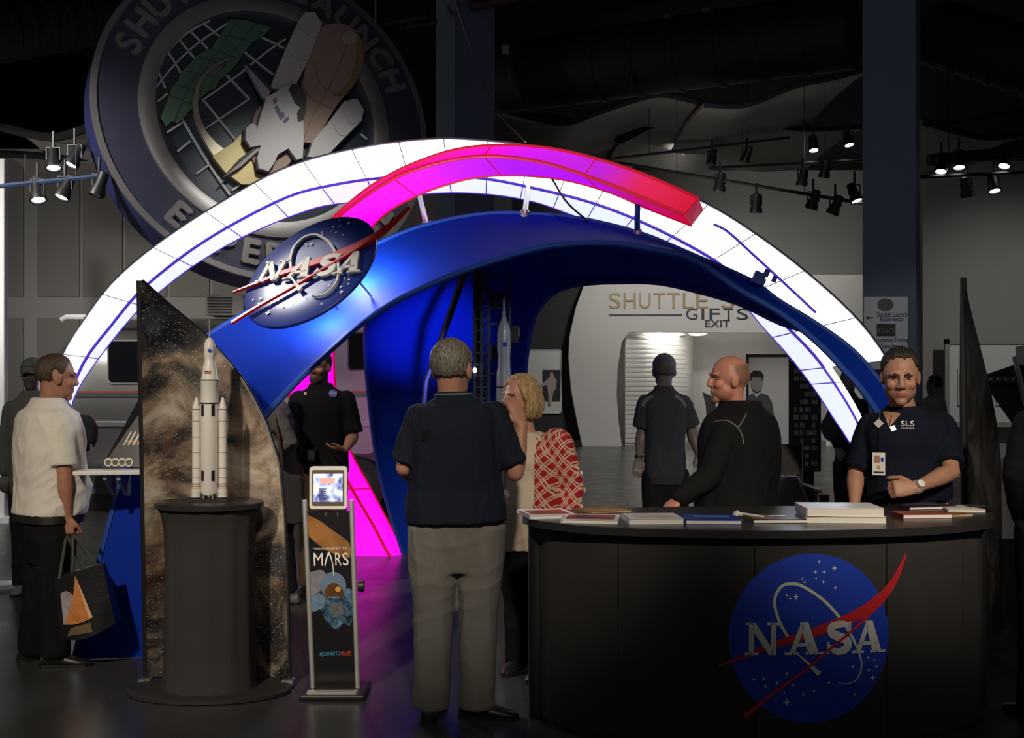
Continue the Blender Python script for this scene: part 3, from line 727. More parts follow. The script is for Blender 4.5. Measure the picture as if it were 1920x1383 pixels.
mk('crescent', MB().poly(ribbon(sw, [3 + 34 * (i / 40) ** 0.6 + (80 * max(0, (i - 24) / 16)) for i in range(41)]), am, -.03, 0.03), mat('sign_crescent', (0.33, 0.30, 0.22), 0.35, 0.6, vary=0.35, vscale=2), sg, smooth=False)
art('golden_field', [(760, 755), (860, 690), (905, 640), (1000, 780), (1090, 790), (1120, 830), (980, 890), (900, 890), (820, 830)], mat('sign_gold', (0.25, 0.21, 0.09), 0.4, 0.5), -.03, 0.035)
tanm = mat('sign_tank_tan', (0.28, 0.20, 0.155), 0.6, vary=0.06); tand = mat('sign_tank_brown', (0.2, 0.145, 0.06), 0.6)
dk = mat('sign_outline', (0.03, 0.028, 0.025), 0.6); wh = mat('sign_white', (0.40, 0.395, 0.38), 0.55); wh2 = mat('sign_pale_grey', (0.3, 0.3, 0.29), 0.55)  # last one is the grey of the wings and booster bands
tank = cr2([(935, 640), (985, 520), (1170, 440), (1215, 250), (1255, 165), (1320, 127), (1395, 130), (1460, 180), (1482, 260), (1465, 350), (1420, 430), (1350, 520), (1240, 690), (1190, 695), (1120, 800), (1030, 850), (960, 800), (935, 720)], 60)
art('fuel_tank', tank, tanm, -.03, 0.06)
art('tank_brown_side', cr2([(1440, 160), (1482, 250), (1470, 350), (1425, 430), (1385, 470), (1330, 465), (1395, 420), (1440, 320), (1450, 240)], 24), tand, .055, 0.068)  # darker gold-brown colour along one side of the tank
art('tank_cap', circle2(1412, 196, 36, 20), mat('sign_tank_cap', (0.33, 0.3, 0.22), 0.6), .055, 0.075)
for q in ([(1240, 300), (1265, 400), (1340, 460), (1400, 465)], [(1400, 230), (1320, 420), (1240, 560), (1190, 690)], [(1180, 400), (1230, 480), (1330, 530)]):
    mk('tank_seam', MB().poly(ribbon(cr2(q, 16), [5] * 17), am, .055, 0.068), tand, sg, smooth=False)
b1 = [(1050, 385), (1110, 240), (1172, 105), (1200, 76), (1245, 74), (1277, 128), (1268, 165), (1210, 310), (1150, 430), (1100, 445), (1030, 440)]
b2 = [(1235, 690), (1310, 600), (1385, 500), (1445, 488), (1478, 540), (1468, 592), (1380, 680), (1290, 775), (1210, 765)]
for bb in (b1, b2):
    cx = sum(p[0] for p in bb) / len(bb); cy = sum(p[1] for p in bb) / len(bb)
    o = art('booster_outline', [(cx + (x - cx) * 1.05, cy + (y - cy) * 1.03) for x, y in bb], dk, -.03, 0.05)
    mk('booster', MB().poly(bb, am, .04, .09), wh, sg, smooth=False)
for q in ([(1172, 150), (1235, 200), (1262, 180)], [(1110, 260), (1170, 310), (1210, 300)], [(1385, 560), (1420, 610), (1462, 590)], [(1330, 610), (1360, 660), (1390, 665)]):
    mk('booster_band', MB().poly(ribbon(cr2(q, 8), [5] * 9), am, .088, .095), wh2, sg, smooth=False)
orb = [(958, 650), (980, 570), (1005, 495), (1050, 465), (1095, 440), (1140, 424), (1178, 445), (1193, 500), (1180, 600), (1183, 690), (1178, 780), (1150, 790), (1110, 735), (1060, 765), (1045, 800), (1015, 845), (968, 830), (962, 780), (978, 720), (930, 730), (905, 690), (908, 640), (935, 615), (958, 625)]
art('orbiter_outline', [(1060 + (x - 1060) * 1.04, 640 + (y - 640) * 1.03) for x, y in orb], dk, -.02, 0.10)
art('orbiter_body', orb, wh, .09, 0.15)
art('orbiter_black_tiles', [(1125, 430), (1170, 436), (1195, 490), (1190, 560), (1180, 600), (1155, 610), (1150, 570), (1165, 540), (1140, 520), (1110, 455)], dk, .14, 0.16)
art('orbiter_wing', [(905, 335), (930, 345), (1030, 450), (1012, 505), (990, 490), (950, 420)], wh2, .08, 0.13)
art('wing_edge', [(905, 333), (928, 338), (1042, 455), (1030, 465), (925, 352)], dk, .12, 0.14)
art('orbiter_wing', [(797, 872), (900, 780), (972, 715), (978, 735), (890, 815)], wh2, .06, 0.11)
art('wing_edge', [(797, 872), (880, 780), (972, 713), (965, 728), (890, 790)], dk, .1, 0.12)
wn = mat('sign_window_violet', (0.09, 0.08, 0.16), 0.4)
for q in ([(1036, 505), (1052, 492), (1055, 515), (1040, 528)], [(1042, 540), (1058, 530), (1075, 570), (1060, 580)], [(1062, 580), (1085, 560), (1092, 585), (1070, 600)], [(1082, 602), (1108, 585), (1112, 598), (1092, 618)]):
    art('orbiter_window', q, wn, .145, 0.158)
mk('hanger_cable', MB().tube([smap(.75, .6, -.2), smap(.75, .6, -.2) + V((0, 0, 3))], .012, 6), M['steel'], sg)
mk('hanger_cable', MB().tube([smap(-.75, .6, -.2), smap(-.75, .6, -.2) + V((0, 0, 3))], .012, 6), M['steel'], sg)

# ------------------------------------------------------------------ white light arch
def ang_curve(pts, cx=900, cy=760):
    a = [(math.degrees(math.atan2(cy - p[1], p[0] - cx)) % 360, p[0], p[1]) for p in pts]
    a = [(t - 360 if t > 270 else t, x, y) for t, x, y in a]
    a.sort(); T = [q[0] for q in a]
    X = [V((q[1], q[2], 0)) for q in a]
    def f(t):
        k = 0
        while k < len(T) - 2 and t > T[k + 1]: k += 1
        u = (t - T[k]) / (T[k + 1] - T[k]); dl = T[k + 1] - T[k]
        m1 = (X[k + 1] - X[k - 1]) / (T[k + 1] - T[k - 1]) * dl if k > 0 else X[k + 1] - X[k]
        m2 = (X[k + 2] - X[k]) / (T[k + 2] - T[k]) * dl if k + 2 < len(T) else X[k + 1] - X[k]
        u2, u3 = u * u, u * u * u
        p = X[k] * (2 * u3 - 3 * u2 + 1) + m1 * (u3 - 2 * u2 + u) + X[k + 1] * (-2 * u3 + 3 * u2) + m2 * (u3 - u2)
        return p.x, p.y
    return f
O_ = ang_curve([(36, 1098), (45, 950), (72, 790), (118, 665), (163, 592), (208, 533), (260, 485), (326, 436), (399, 389), (506, 328), (588, 297), (709, 271), (820, 260), (900, 263), (990, 273), (1100, 298), (1210, 333), (1319, 379), (1394, 423), (1497, 498), (1599, 589), (1656, 661), (1690, 730), (1715, 820), (1730, 950), (1735, 1128)])
M_ = ang_curve([(85, 1098), (92, 950), (112, 800), (156, 680), (208, 610), (257, 551), (312, 503), (372, 459), (451, 412), (549, 365), (627, 346), (709, 334), (820, 328), (911, 335), (990, 350), (1110, 380), (1219, 423), (1340, 488), (1410, 545), (1479, 616), (1527, 666), (1575, 733), (1608, 790), (1640, 870), (1655, 1000), (1660, 1128)])
I_ = ang_curve([(112, 1098), (118, 950), (124, 820), (140, 741), (196, 656), (261, 578), (295, 549), (363, 497), (460, 441), (588, 390), (654, 379), (808, 362), (911, 363), (1002, 378), (1098, 411), (1201, 440), (1300, 497), (1398, 575), (1431, 613), (1479, 666), (1527, 728), (1565, 786), (1597, 836), (1625, 920), (1640, 1010), (1645, 1128)])
a0, a1 = 201.2, -24.5
def arch_d(t): return 9.29 - 0.72 * (a0 - t) / (a0 - a1)
M['arch'] = mat('backlit_white_fabric', (0.8, 0.8, 0.85), 0.6, emit=(0.90, 0.94, 1.0), estr=2.6)
M['archunder'] = mat('backlit_cool_fabric', (0.8, 0.8, 0.9), 0.6, emit=(0.78, 0.83, 1.0), estr=1.08)
M['archtube'] = mat('blue_violet_piping', (0.06, 0.03, 0.5), 0.5, emit=(.12, .05, .7), estr=.5)  # no lamp: emission put in to lighten the piping to soft violet
M['archseam'] = mat('pale_seam', (0.25, 0.25, 0.34), 0.6)
wa = empty('light_arch', P(870, 719 + CH * F / 9, 9.0), 'tall glowing white light arch spanning the whole booth', 'arch')
def corners(t, narrow=False):
    d = arch_d(t); d2 = d + 0.52
    o = P(*O_(t), d); m = P(*M_(t), d); i = P(*I_(t), d2)
    if narrow: o = m.lerp(o, 0.12)
    return o, m, i, o + (i - m)
NSEG = 24
ts = np.linspace(a0, a1, NSEG + 1)
CUT = 9.0                                            # below this angle on the far side only the inner band goes on to the floor
tsl = [t for t in ts if t > CUT + 2] + [6.3] + [t for t in ts if t < 4]
for k in range(len(tsl) - 1):
    ta, tb = tsl[k], tsl[k + 1]; nar = tb < 6.2
    e = (ta - tb) * 0.006
    f1 = []; f2 = []; f3 = []; f4 = []
    for t in np.linspace(ta - e, tb + e, 7):
        o, m, i, b = corners(t, nar); n = V((0, -1, 0))
        f1.append([o.lerp(m, s) + n * (0.05 * math.sin(math.pi * s)) for s in (0, .1, .25, .5, .75, .9, 1)])
        f2.append([m.lerp(i, s) for s in (0, .25, .5, .75, 1)])
        f3.append([o.lerp(b, s) for s in (0, .5, 1)]); f4.append([b.lerp(i, s) for s in (0, .5, 1)])
    mb = MB().grid(f1); p = mk('face_panel', mb, M['arch'], wa)
    mk('under_panel', MB().grid(f2), M['archunder'], wa)
    mk('top_panel', MB().grid(f3), M['archunder'], wa)
    mk('back_panel', MB().grid(f4), M['archunder'], wa)
    if tb == 6.3 or k == 0:
        o, m, i, b = corners(tb if tb == 6.3 else ta); mk('end_cap', MB().add([o, m, i, b], [(0, 1, 2, 3)]), M['archtube'], wa, smooth=False)
    o, m, i, b = corners(tb, nar)
    mk('seam', MB().tube([o.lerp(m, s) + V((0, -1, 0)) * (0.05 * math.sin(math.pi * s) + .001) for s in (0, .15, .35, .5, .65, .85, 1)], 0.004, 5), M['archseam'], wa)
    mk('seam', MB().tube([m.lerp(i, s) for s in (0, .5, 1)], 0.005, 5), M['archtube'], wa)
mk('corner_piping', MB().tube([corners(t)[1] for t in np.linspace(a0, a1, 110)], 0.013, 7), M['archtube'], wa)
mk('corner_piping', MB().tube([corners(t)[0] for t in np.linspace(a0, 6.3, 100)], 0.010, 7), mat('grey_piping', (0.25, 0.23, 0.28), 0.6), wa)
mk('corner_piping', MB().tube([corners(t)[2] for t in np.linspace(a0, a1, 110)], 0.008, 7), M['archtube'], wa)

# ------------------------------------------------------------------ magenta-to-red light ribbon
rows = [((640, 1046), (731, 1045), (760, 1039), 10.85), ((622, 985), (700, 985), (728, 978), 10.8), ((585, 913), (658, 913), (694, 913), 10.7), ((560, 840), (622, 840), (655, 840), 10.55),
        ((545, 760), (600, 760), (636, 770), 10.35), ((540, 690), (592, 690), (627, 700), 10.1), ((543, 610), (590, 605), (628, 625), 9.8), ((560, 530), (598, 520), (645, 550), 9.4), ((588, 462), (610, 455), (668, 480), 9.0),
        ((619, 414), (632, 410), (701, 422), 8.75), ((666, 371), (678, 372), (735, 392), 8.6), ((709, 340), (716, 347), (775, 370), 8.5), ((764, 311), (764, 323), (815, 353), 8.4), ((851, 281), (851, 299), (890, 333), 8.25),
        ((941, 272), (929, 293), (975, 329), 8.1), ((1032, 278), (1020, 305), (1062, 338), 8.0), ((1123, 299), (1115, 335), (1147, 362), 7.9), ((1213, 329), (1195, 366), (1207, 388), 7.8), ((1310, 372), (1283, 402), (1297, 423), 7.7)]
NP = 108
co = cr([P(*r[0], r[3] + 0.03) for r in rows], NP); cm = cr([P(*r[1], r[3]) for r in rows], NP); ci = cr([P(*r[2], r[3] + 0.14) for r in rows], NP)
for c in (co, cm, ci): c[0].z = max(c[0].z, 0.004)
cb = [o + (i - m) * 0.9 + V((0, .06, 0)) for o, m, i in zip(co, cm, ci)]
cb[0].z = 0.004
def ribbon_mat(name, stops, estr):
    m = mat(name, (0.3, 0.02, 0.1), 0.55)
    g = NT(m); a = g.n('ShaderNodeVertexColor'); a.layer_name = 'tone'
    g.l(a.outputs['Color'], g.b.inputs['Emission Color']); g.b.inputs['Emission Strength'].default_value = estr
    return m
def lerp_stops(stops, t):
    for (p, a), (q, b) in zip(stops, stops[1:]):
        if t <= q:
            u = (t - p) / (q - p); return [x + (y - x) * u for x, y in zip(a, b)] + [1]
    return list(stops[-1][1]) + [1]
PK = (1.0, 0.0, 0.80)
st_face = [(0, PK), (.55, PK), (.60, (.95, 0, .45)), (.68, (.75, .0, .16)), (.75, (1, 0, .5)), (.82, (.55, 0, .8)), (.90, (.38, 0, .6)), (.94, (.62, .004, .06)), (1, (.55, .002, .02))]
st_under = [(0, PK), (.56, PK), (.66, (1.0, 0, .85)), (.72, (.55, 0, 1.0)), (.80, (.30, 0, 1.0)), (.87, (.38, 0, .9)), (.93, (.42, 0, .2)), (1, (.5, 0.002, .02))]
st_back = [(0, PK), (.6, (1, 0, .6)), (1, (.7, 0, .1))]
Mrib = ribbon_mat('backlit_ribbon_fabric', None, 1.12)
rbn = empty('light_ribbon', P(700, 1045, 10.85), 'curling magenta to red light ribbon sweeping over the white arch', 'light ribbon')
def tonegrid(nm, A, B, i0, i1, stops, nsub=4):
    g_ = [[A[i].lerp(B[i], s / nsub) for s in range(nsub + 1)] for i in range(i0, i1 + 1)]
    o = mk(nm, MB().grid(g_), Mrib, rbn)
    set_tone(o, [c for i in range(i0, i1 + 1) for c in [lerp_stops(stops, i / NP)] * (nsub + 1)])
    return o
Mredpipe = mat('crimson_piping', (0.45, 0.008, 0.03), 0.5, emit=(0.7, 0.005, 0.03), estr=0.5)
for k in range(9):
    i0, i1 = k * 12, k * 12 + 12
    tonegrid('face_panel', co, cm, i0, i1, st_face); tonegrid('under_panel', cm, ci, i0, i1, st_under)
    tonegrid('back_panel', ci, cb, i0, i1, st_back); tonegrid('top_panel', cb, co, i0, i1, st_back)
    for A, B in ((co, cm), (cm, ci)): mk('seam', MB().tube([A[i1], B[i1]], 0.005, 5), Mredpipe, rbn)
mk('end_cap', MB().add([co[-1], cm[-1], ci[-1], cb[-1]], [(0, 1, 2, 3)]), mat('crimson_end_fabric', (0.4, 0.01, 0.05), 0.6, emit=(0.45, 0.004, 0.06), estr=0.6), rbn, smooth=False)
mk('corner_piping', MB().tube(cm, 0.013, 7), Mredpipe, rbn)
mk('corner_piping', MB().tube(co, 0.011, 7), Mredpipe, rbn)
mk('corner_piping', MB().tube(ci, 0.009, 7), Mredpipe, rbn)

# ------------------------------------------------------------------ blue fabric canopy
M['bluefab'] = mat('royal_blue_stretch_fabric', (0.0012, 0.026, 0.34), 0.75, bump=(220, 0.12), spec=0.15)
M['bluepipe'] = mat('blue_piping', (0.008, 0.06, 0.36), 0.6)
EO = [(138, 1238, 6.78), (165, 1130, 6.82), (205, 980, 6.9), (245, 830, 7.0), (275, 735, 7.1), (330, 680, 7.25), (395, 625, 7.4), (480, 575, 7.6), (600, 512, 7.85), (740, 442, 8.1), (830, 414, 8.2), (920, 400, 8.25), (1000, 401, 8.2), (1090, 410, 8.15), (1200, 437, 8.0), (1300, 478, 7.85), (1407, 525, 7.7), (1460, 563, 7.6), (1527, 604, 7.5), (1599, 656, 7.4), (1656, 723, 7.3), (1700, 800, 7.25), (1730, 900, 7.2), (1745, 1000, 7.2), (1750, 1208, 7.2)]
ER = [(400, 1233, 6.85), (410, 1080, 6.75), (425, 940, 6.8), (455, 845, 6.85), (492, 786, 6.9), (553, 719, 7.0), (623, 653, 7.15), (680, 605, 7.25), (750, 560, 7.35), (850, 515, 7.45), (941, 484, 7.5), (1020, 463, 7.5), (1090, 456, 7.5), (1160, 457, 7.5), (1240, 470, 7.45), (1307, 489, 7.4), (1383, 541, 7.35), (1460, 585, 7.3), (1527, 637, 7.2), (1575, 685, 7.15), (1628, 747, 7.1), (1680, 840, 7.1), (1710, 950, 7.15), (1722, 1050, 7.18), (1728, 1208, 7.2)]
NB = 96
def uni(pts, n):
    """Catmull-Rom uniform in index so both edges stay paired"""
    pts = [P(*p) for p in pts]; out = []; m = len(pts) - 1
    for i in range(n + 1):
        s = m * i / n; k = min(int(s), m - 1); t = s - k
        p0 = pts[max(k - 1, 0)]; p1 = pts[k]; p2 = pts[k + 1]; p3 = pts[min(k + 2, m)]
        out.append(0.5 * ((2 * p1) + (p2 - p0) * t + (2 * p0 - 5 * p1 + 4 * p2 - p3) * t * t + (3 * p1 - p0 - 3 * p2 + p3) * t ** 3))
    return out
eo, er = uni(EO, NB), uni(ER, NB)
for q in (eo[0], eo[-1], er[0], er[-1]): q.z = 0.004
cv = empty('fabric_canopy', (eo[0].x, eo[0].y, 0), 'royal blue stretch fabric canopy arching on three legs over the booth', 'canopy')
cuts = [0, 14, 27, 40, 54, 70, 96]
for a, b in zip(cuts, cuts[1:]):
    rr = []
    for i in range(a, b + 1):
        row = []
        for s in range(9):
            t = s / 8; p = eo[i].lerp(er[i], t)
            bul = 0.10 * math.sin(math.pi * t) * (eo[i] - er[i]).length * (1 if 14 < i < 80 else .5)
            row.append(p + V((0, bul, 0)))
        rr.append(row)
    mk('front_fabric', MB().slab(rr, V((0, 0.012, 0))), M['bluefab'], cv)
mk('edge_tube', MB().tube(eo, 0.016, 8), M['bluepipe'], cv)
mk('edge_tube', MB().tube(er, 0.020, 8), M['bluepipe'], cv)
Lc = cr([P(*p) for p in [(757, 1042, 10.9), (725, 940, 10.8), (703, 840, 10.6), (692, 750, 10.3), (686, 680, 10.0), (685, 620, 9.7), (695, 570, 9.0), (722, 556, 8.1), (750, 560, 7.36)]], 40)
Rc = cr([P(*p) for p in [(985, 1042, 10.9), (984, 900, 10.75), (984, 780, 10.5), (986, 690, 10.2), (994, 630, 9.9), (1010, 580, 9.6), (1045, 545, 9.4), (1096, 532, 9.2), (1160, 529, 9.0), (1230, 530, 8.75), (1287, 541, 8.5), (1383, 568, 8.0), (1460, 604, 7.55), (1503, 618, 7.24)]], 40)
Tc = cr([P(x, y, d + .01) for x, y, d in ER[8:18]] + [P(1503, 618, 7.24)], 40); Bc = [Lc[0].lerp(Rc[0], i / 40) for i in range(41)]
for q in (Lc[0], Rc[0]): q.z = 0.004
for q in Bc: q.z = 0.004
rr = []
for j in range(41):
    v = j / 40; row = []
    for i in range(41):
        u = i / 40
        a = Bc[i].lerp(Tc[i], v); b = Lc[j].lerp(Rc[j], u)
        c = Lc[0].lerp(Rc[0], u).lerp(Lc[-1].lerp(Rc[-1], u), v)
        row.append(a + b - c)
    rr.append(row)
for a, b in ((0, 20), (20, 40)): mk('rear_fabric', MB().slab(rr[a:b + 1], V((0, 0.012, 0.004))), M['bluefab'], cv)
mk('edge_tube', MB().tube(Lc, 0.018, 8), M['bluepipe'], cv); mk('edge_tube', MB().tube(Rc, 0.018, 8), M['bluepipe'], cv)
mk('inner_strut', MB().tube([P(873, 505, 9.0), P(840, 600, 9.3), P(800, 712, 9.55), P(793, 780, 9.7), P(780, 1000, 10.6)], 0.028, 8), M['black'], cv)
# uprights that hold the ribbons
for k, (a, b, m, lab) in enumerate([((787, 368, 9.2), (800, 422, 8.2), 'steel', 'slim silver strut standing beside the curl of the pink ribbon'), ((990, 350, 8.9), (984, 402, 8.2), 'steel', 'slim silver strut at the crown of the blue canopy'), ((1195, 384, 7.9), (1195, 438, 8.0), 'bluepipe', 'blue strut holding up the red ribbon end')]):
    o = empty('arch_strut', P(*b), lab, 'strut')
    mk('tube', MB().tube([P(*a), P(*b)], 0.020, 10), M[m], o); mk('clamp', MB().lathe([(.03, -.03), (.034, 0), (.03, .03)], P(*b), 12), M['steel'], o)
thing('loose_cable', MB().tube(cr([P(1035, 335, 7.95), P(1062, 378, 7.9), P(1102, 414, 8.1)], 12), 0.007, 6), M['black'], 'dark loose cable drooping under the red ribbon', 'cable')
# slim rod with tiny fittings before the glowing arch
rd = empty('rod_arm', P(1440, 560, 7.55), 'slim dark bent rod with tiny fittings before the glowing white arch', 'rod')
mk('rod', MB().tube(cr([P(1338, 420, 7.6), P(1362, 432, 7.6), P(1410, 475, 7.6), P(1470, 530, 7.58), P(1530, 586, 7.55)], 20), 0.009, 7), M['archtube'], rd)
for x, y, r in ((1420, 520, .035), (1437, 512, .022), (1430, 528, .02), (1452, 523, .018)): mk('fitting', MB().box(P(x, y, 7.57), (r * 1.6, r, r * 2.2), Matrix.Rotation(R(25), 3, 'Y')), M['bluepipe'], rd, smooth=False)
mk('support', MB().tube([P(1437, 505, 7.58), P(1424, 545, 7.62)], 0.008, 6), M['bluepipe'], rd)

# ------------------------------------------------------------------ tilted round emblem sign on the canopy
c0 = P(579.2, 505.4, 6.7); r3 = V((.3747, -.2155, .0154)); u3 = V((.1251, .2415, .3363))
dn = r3.cross(u3).normalized()
if dn.y > 0: dn = -dn
es = empty('emblem_sign', c0 - V((0, 0, .3)), 'tilted round blue emblem sign with raised white lettering and red ribbon on the canopy', 'sign')
dmap = lambda u, v, h=0.0: c0 + r3 * u + u3 * v + dn * h
mb = MB(); rings = []
for rr_, h in ((0.002, -.03), (.97, -.03), (1, -.02), (1, -.005), (.985, 0), (.5, 0.0), (.002, 0.0)): rings.append([dmap(rr_ * math.cos(2 * math.pi * i / 64), rr_ * math.sin(2 * math.pi * i / 64), h) for i in range(64)])
mb.loft(rings)
M['sign_gloss'] = mat('glossy_emblem_blue', (0.008, 0.03, 0.28), 0.36, spec=0.6)
mk('emblem_board', mb, M['sign_gloss'], es)
emblem(dmap, es, h=0.004, thick=0.012, sub=0, disc=False, mats=(M['sign_gloss'], mat('sign_red', (0.75, 0.012, 0.015), 0.4), mat('sign_letter_cream', (0.75, 0.73, 0.66), 0.45)))
for u, v in ((.1, -.2), (-.1, .1)): mk('mount_rod', MB().tube([dmap(u, v, -.03), dmap(u, v, -.2) + V((0, .4, 0))], .012, 8), M['steel'], es)
# little spotlights clamped to the canopy by the sign
for k, (px, py, d, tgt, e, lab) in enumerate([(664, 516, 7.0, P(690, 470, 7.5), 10, 'small white clip spotlight beside the round emblem sign'), (560, 628, 6.90, dmap(-.2, -.7), 0, 'small white clip spotlight under the round emblem sign')]):
    if k == 1: continue
    c = P(px, py, d); ax = (tgt - c).normalized(); o = empty('clip_lamp', c, lab, 'lamp')
    mk('head', MB().lathe([(.018, -.06), (.024, -.05), (.026, .01), (.034, .04), (.034, .045), (.01, .03)], c, 14, axis=ax), M['white'], o)
    mk('arm', MB().tube([c, c + V((.02, .15, -.04)), c + V((.04, .5, -.09))], .009, 8), M['white'], o)
    spot('clip_lamp_light', c + ax * .05, tgt, e, 120, .8, (1, .97, .92), .03)
point('sign_back_lamp', P(664, 500, 7.62), 28, (.9, .93, 1), .06)
point('sign_back_lamp', P(604, 572, 7.28), 16, (.9, .93, 1), .05)
spot('canopy_uplight', (-.55, 8.6, .6), P(800, 620, 10.0), 260, 38, 1.0, (.12, .16, 1.0), .1)
spot('added_canopy_spot', (0.3, 7.75, 2.5), P(945, 690, 9.2), 22, 40, .8, (.95, .97, 1), .03)  # hidden spot added under the ridge to brighten the tower rocket
spot('canopy_uplight', (-1.6, 6.2, .5), P(640, 560, 7.5), 18, 50, 1.0, (.3, .4, 1.0), .1)
# ------------------------------------------------------------------ information counter
ZT = 0.965
fr = cr([V(p) for p in [(.05, 5.62, 0), (.14, 5.42, 0), (.40, 5.20, 0), (.86, 5.09, 0), (1.35, 5.09, 0), (1.85, 5.20, 0), (2.22, 5.45, 0), (2.40, 5.86, 0)]], 120)
bk = cr([V(p) for p in [(2.40, 5.86, 0), (2.2, 6.0, 0), (1.7, 6.08, 0), (1.0, 6.08, 0), (.4, 5.96, 0), (.12, 5.80, 0), (.05, 5.62, 0)]], 60)
ct = empty('information_counter', (1.2, 5.6, 0), 'long black curved information counter with a big round blue emblem', 'counter')
arcL = [0.0]
for a, b in zip(fr, fr[1:]): arcL.append(arcL[-1] + (b - a).length)
def front_at(s, h=0.0):
    s = max(0, min(s, arcL[-1] - 1e-6)); i = 0
    i = int(np.searchsorted(arcL, s, side='right')) - 1; i = max(0, min(i, len(fr) - 2))
    t = (s - arcL[i]) / (arcL[i + 1] - arcL[i]); p = fr[i].lerp(fr[i + 1], t)
    tg0 = (fr[min(i + 1, len(fr) - 1)] - fr[max(i - 1, 0)]).normalized(); tg1 = (fr[min(i + 2, len(fr) - 1)] - fr[i]).normalized()
    tg = tg0.lerp(tg1, t); n = V((tg.y, -tg.x, 0)).normalized()
    return p + n * h
INS = -0.06
edges = [0.05, 0.62, 1.24, 1.86, 2.34, arcL[-1] - 0.03]
for a, b in zip(edges, edges[1:]):
    rows = [[front_at(s, INS) + V((0, 0, z)) for s in np.linspace(a + .002, b - .002, 14)] for z in (0.03, .2, .45, .7, ZT - .04)]
    mk('front_panel', MB().slab(rows, V((0, .02, 0))), M['blackfab'], ct)
for s in (0.02, arcL[-1] - 0.02):
    p = front_at(s, INS - .01); mk('end_post', MB().lathe([(.045, 0), (.045, ZT - .03)], p, 16), M['black'], ct)
outl = [(p.x, p.y) for p in fr] + [(p.x, p.y) for p in bk[1:-1]]
M['ctop'] = mat('black_counter_laminate', (0.03, 0.03, 0.032), 0.3)
mk('top', MB().poly(outl, lambda u, v, h=0: V((u, v, h)), ZT - .035, ZT), M['ctop'], ct, bevel=.008)
ins = [(1.2 + (x - 1.2) * .93, 5.55 + (y - 5.55) * .86) for x, y in outl]
mk('plinth', MB().poly(ins, lambda u, v, h=0: V((u, v, h)), 0.0, .04), M['black'], ct, smooth=False)
bkk = [V((p.x, p.y - .03, 0)) for p in bk[4:-4]]
mk('back_panel', MB().slab([[p + V((0, 0, z)) for p in bkk] for z in (.03, ZT - .04)], V((0, -.02, 0))), M['black'], ct)
s0 = min(range(len(fr)), key=lambda i: abs(fr[i].x - 1.325)); s0 = arcL[s0]
RE = .372; ZE = .485
emblem(lambda u, v, h=0: front_at(s0 + u * RE, INS + h) + V((0, 0, ZE + v * RE)), ct, h=0.0025, sub=3)

# ------------------------------------------------------------------ printed matter on the counter
def book(px, py, w, l, h, yaw, cov, label, pages=None, nm='magazine', grp='printed matter on the counter', art=None, z0=ZT, cat='magazine', dd=None):
    d = dd or (CH - z0) * F / (py - CY); c = P(px, py, d); c.z = z0
    rot = Matrix.Rotation(R(yaw), 3, 'Z')
    o = empty(nm, c, label, cat, grp)
    t = min(.0025, h / 4)
    mk('page_block', MB().box(c + rot @ V((.003, 0, h / 2)), (w - .006, l - .008, h - 2 * t), rot), pages or M['paper'], o, smooth=False)
    mk('cover', MB().box(c + V((0, 0, h - t / 2)), (w, l, t), rot).box(c + V((0, 0, t / 2)), (w, l, t), rot).box(c + rot @ V((-w / 2 + t / 2, 0, h / 2)), (t, l, h), rot), cov, o, smooth=False)
    for j, (a, b, e, f, m) in enumerate(art or []):
        mk('cover_print', MB().poly([(a * w / 2, e * l / 2), (b * w / 2, e * l / 2), (b * w / 2, f * l / 2), (a * w / 2, f * l / 2)], lambda u, v, hh=0: c + rot @ V((u, v, h + .0006 * (j + 1))), ), m, o, smooth=False)
    return o
cw = mat('cover_white', (.8, .79, .78), .35); cr_ = mat('cover_red_photo', (.35, .05, .04), .35, vary=.7, vscale=25); cb_ = mat('cover_blue', (.02, .05, .4), .3, vary=.5, vscale=12)
cdk = mat('cover_dark_photo', (.05, .04, .05), .3, vary=.8, vscale=20); cor = mat('cover_orange_photo', (.35, .16, .04), .35, vary=.8, vscale=14); cpk = mat('cover_pale_pink', (.75, .6, .58), .4)
book(1024, 966, .23, .28, .018, 12, cw, 'thick white magazine with a red picture at the tip of the counter by the woman', art=[(-.8, .8, -.7, .6, cr_)])
book(1108, 975, .26, .24, .016, -8, cw, 'white magazine with a dark red photo cover, second from the counter tip', art=[(-.85, .85, -.8, .7, cr_), (-.6, .2, -.3, .3, cdk)])
book(1130, 957, .22, .2, .008, 20, cor, 'thin booklet with an orange cover lying behind the magazines')
book(1222, 977, .25, .22, .026, 4, cw, 'stack of plain white brochures with a faint pink cover', art=[(-.7, .7, -.6, .5, cpk)], cat='brochure', nm='brochure_stack')
book(1332, 978, .25, .22, .022, -3, cb_, 'blue covered booklet stack before the hand of the bald man', cat='booklet', nm='booklet_stack', art=[(-.6, .7, -.2, .6, mat('cover_sky', (.1, .25, .6), .3, vary=.6, vscale=18))])
book(1452, 976, .25, .2, .018, 2, cdk, 'dark brochure stack with orange band and white patch', cat='brochure', nm='brochure_stack', art=[(-.9, -.1, -.7, .7, cor), (-.1, .5, .1, .6, cw)])
for k, (px, py, yaw, lab) in enumerate(((1379, 970, 75, 'rolled white leaflet leaning by the blue booklet'), (1406, 972, -62, 'rolled white leaflet leaning by the dark brochures'))):
    d = (CH - ZT) * F / (py - CY); c = P(px, py, d); c.z = ZT + .012; dv = V((math.cos(R(yaw)), math.sin(R(yaw)), 0)) * .11
    o = thing('rolled_leaflet', MB().tube([c - dv, c + dv], .012, 12, cap=False), M['paper'], lab, 'leaflet', 'printed matter on the counter')
    mk('inner_roll', MB().tube([c - dv * .98, c + dv * .98], .008, 10, cap=False), M['cream'], o)
